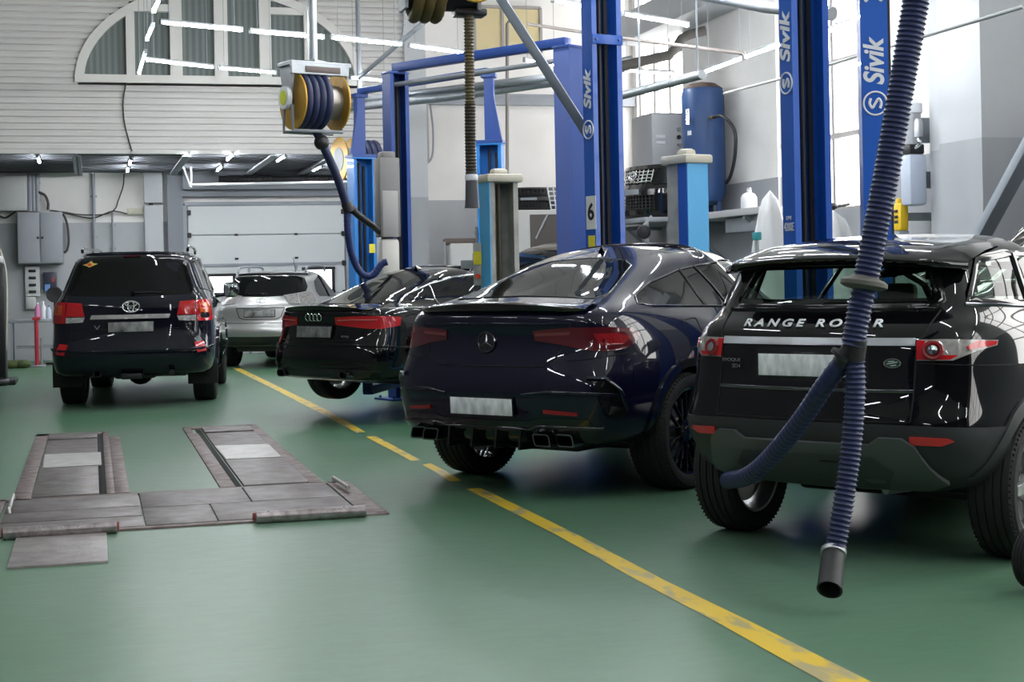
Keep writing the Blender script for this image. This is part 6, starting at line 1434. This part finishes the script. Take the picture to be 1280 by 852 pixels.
def vpipe(label, px, y0, y1, r, m=GREYMETAL, Y=None):
    Y = Y or YQ-.06; a, c_ = atY(px, y0, Y), atY(px+(y1-y0)*.02, y1, Y); b = B(); b.cyl((a.x, Y, a.z), (a.x, Y, max(.0, c_.z)), r, seg=12)
    for f in (.25, .7): b.box((a.x, Y+.03, lerp(a.z, c_.z, f)), (.12, .03, .04))
    o = b.build('wall_pipe', m); return tag(o, label, 'pipe', None)
for i, px in enumerate((37, 41.5, 46)): vpipe(['left pipe of the three grey conduits above the electrical cabinet', 'middle pipe of the three grey conduits above the electrical cabinet', 'right pipe of the three grey conduits above the electrical cabinet'][i], px, 217, 264, .05)
vpipe('grey vertical pipe with a valve above the off-road car', 116.5, 217, 330, .035); vpipe('thin vertical pipe on the grey band above the off-road car', 140.5, 265, 330, .02); vpipe('dark vertical pipe left of the pale pier', 188, 217, 330, .04, mat('box_navy'))
def cable(label, pts, r=.014, Y=None, m=None):
    b = B(); b.tube(smooth_path([atY(x, y, (Y or YQ-.08)) for x, y in pts], 8), r, 6); o = b.build('cable', m or mat('cable_dark', (.05, .045, .045), .6)); return tag(o, label, 'cable', None)
cable('cable sagging from the low ceiling to the cream terminal box', [(155, 217), (154, 232), (148, 250), (143, 262), (128, 268), (100, 268), (80, 265), (62, 263)])
cable('cable looping from the cream terminal box to the electrical cabinet', [(159, 267), (140, 264), (118, 272), (98, 270), (72, 264), (62, 263)])
cable('thick black cable curving above the electrical cabinet', [(48, 240), (56, 244), (60, 253), (60, 262)], .03)
cable('black cable hanging from the right side of the electrical cabinet', [(79, 267), (84, 280), (86, 300), (84, 312), (80, 316)], .025)
cable('bundle of cables beside the left edge above the black machine', [(-4, 268), (6, 272), (14, 268), (22, 262)], .02)
cable('thin wire hanging down the white siding', [(158, 103), (154, 125), (155, 150), (160, 172), (165, 189)], .012, YS-.06)
# black tyre changer at the left edge
p = G(4, 479); t = thing('tyre_machine', 'tall black machine with white top cut by the left edge', 'machine', (p.x-.12, p.y, 0)); hM = atY(8, 328, p.y).z
b = B(); b.box((0, 0, hM/2), (.36, .5, hM), .04); b.build('column', mat('machine_black', (.012, .012, .014), .45), t)
b = B(); b.box((.0, 0, hM+.05), (.30, .4, .1), .02); b.cyl((.06, -.1, hM+.1), (.06, -.1, hM+.42), .05); b.build('head', WTXT, t); b = B(); b.tube(smooth_path([(.12, -.1, hM+.2), (.2, -.1, hM-.2), (.19, -.12, .8), (.17, -.1, .5)], 6), .015, 8); b.build('air_line', CREAM, t)
b = B(); b.box((.05, -.1, .04), (.55, .8, .08), .02); b.build('foot', mat('machine_black'), t)
b = B(); b.tube(smooth_path([(.1, -.3, .06), (.2, -.5, .05), (.05, -.65, .05), (-.2, -.55, .05)], 6), .05, 10); b.build('pedal_hose', BLACKM, t)
# table with bottles by the back wall
TY = 29.2; p = atY(58, 415, TY); hT2 = atY(58, 398, TY).z; t = thing('work_table', 'cluttered grey work table by the back wall left of the off-road car', 'table', (p.x-.1, TY, 0))
b = B(); b.box((0, 0, hT2-.03), (1.1, .6, .06), .01); b.build('table_top', GREYMETAL, t)
for sx in (-1, 1):
    for sy_ in (-1, 1): b = B(); b.box((sx*.5, sy_*.25, hT2/2-.03), (.05, .05, hT2-.06)); b.build('leg', GREYMETAL, t, smooth=False)
b = B(); b.box((.05, .0, hT2*.4), (.95, .5, .04)); b.build('lower_shelf', GREYMETAL, t, smooth=False)
def bottle(label, px, z0, h, r, m, capm):
    a = atY(px, 390, TY-.1); t = thing('bottle', label, 'bottle', (a.x, TY-.1, z0), 0, 'bottles on the work table'); b = B(); b.lathe([(.0001, 0), (r, 0), (r, h*.65), (r*.4, h*.82), (r*.35, h*.9), (.0001, h*.9)], None, 18); b.build('bottle_body', m, t); b = B(); b.lathe([(.0001, h*.9), (r*.4, h*.9), (r*.4, h), (.0001, h)], None, 14); b.build('cap', capm, t)
bottle('pink plastic bottle on the cluttered work table', 47, hT2, .30, .052, mat('pink', (.65, .22, .42), .4), WTXT); bottle('white plastic bottle right of the pink one on the work table', 54, hT2, .32, .052, mat('canister_white'), WTXT); bottle('small blue capped bottle at the right end of the work table', 61, hT2, .24, .045, mat('canister_pale'), mat('cap_blue', (.05, .15, .5), .4))
a = atY(46, 425, TY-.45); t = thing('jack_stand', 'thin red stand in front of the work table', 'stand', (a.x, TY-.5, 0)); b = B(); hz = atY(44, 398, TY-.5).z; b.cyl((0, 0, 0), (0, 0, hz), .035); b.box((0, 0, hz), (.14, .1, .06), .01); b.build('post', mat('stand_red', (.45, .03, .05), .4), t); b = B(); b.box((0, 0, .02), (.3, .3, .04), .01); b.cyl((.08, -.02, .04), (.08, -.02, hz*.6), .02); b.build('base', STEEL, t)
a = atY(68, 368, TY+.2); t = thing('round_fan', 'black round headed stand lamp behind the off-road car', 'lamp', (a.x, TY+.35, 0)); b = B(); b.lathe([(.0001, -.05), (.13, -.05), (.15, 0), (.13, .05), (.0001, .04)], Mx.Translation((0, 0, a.z)) @ Mx.Rotation(PI/2, 4, 'X'), 28); b.build('head', BLACKM, t); b = B(); b.cyl((0, .05, 0), (0, .05, a.z-.15), .02); b.lathe([(.0001, 0), (.2, 0), (.18, .03), (.0001, .03)], Mx.Translation((0, .05, 0)), 20); b.build('stand', BLACKM, t)
t = thing('cloth_heap', 'small heap of dark green rags on the floor by the work table', 'rags', (atY(24, 442, TY).x-.1, TY-.7, 0)); b = B()
for k in range(5): b.sphere((-.2+.1*k, .05*(k % 2), .07), .11, (1.2, 1, .7))
b.build('cloth', mat('rag_green', (.07, .09, .03), .8, bump=.6, bscale=20), t)
# brackets and I-beams of the low ceiling
for i, px in enumerate((96, 232, 340, 415)):
    p = G(px, 205, ZS-.2); b = B(); b.box((p.x, (YS+YB)/2, ZS-.09), (.14, YB-YS-.3, .02)); b.box((p.x, (YS+YB)/2, ZS-.05), (.02, YB-YS-.3, .1)); struct(b.build('beam_bay', GREYMETAL, smooth=False))
b = B(); p = atY(236, 206, 29.); q = atY(239, 232, 29.); b.tube([atY(229, 207, 29.5), atY(238, 233, 29.5)], .018, 8); b.tube([atY(239, 205, 29.5), atY(239, 234, 29.5)], .018, 8); b.tube([atY(239, 231, 29.5), atY(440, 227, 29.5)], .025, 8); o = b.build('door_track', PIER); tag(o, 'white track rail hung above the garage door', 'rail')
# yellow reel behind the far lift
p = P(437, 200, 24.6); t = thing('hose_reel', 'far hose reel with yellow flanges half hidden by the stepped blue column', 'hose reel', p, -YAW+R(30))
for x in (-.18, .05):
    b = B(); b.lathe([(.06, -.012), (.36, -.012), (.37, 0), (.36, .012), (.06, .012)], Mx.Translation((x, 0, 0)) @ Mx.Rotation(PI/2, 4, 'Y'), 32, closed=True); b.build('flange', YELF, t)
for k in range(4): b = B(); b.tube([(.12+.1*k, .28*math.cos(a), .28*math.sin(a)) for a in [2*PI*i/28 for i in range(28)]], .055, 10, closed=True); b.build('hose_turn', NAVYF, t)
b = B(); b.cyl((-.2, 0, 0), (.6, 0, 0), .2); b.cyl((.2, 0, .2), (.2, 0, ZC-p.z-.01), .04); b.build('drum', GREYMETAL, t)
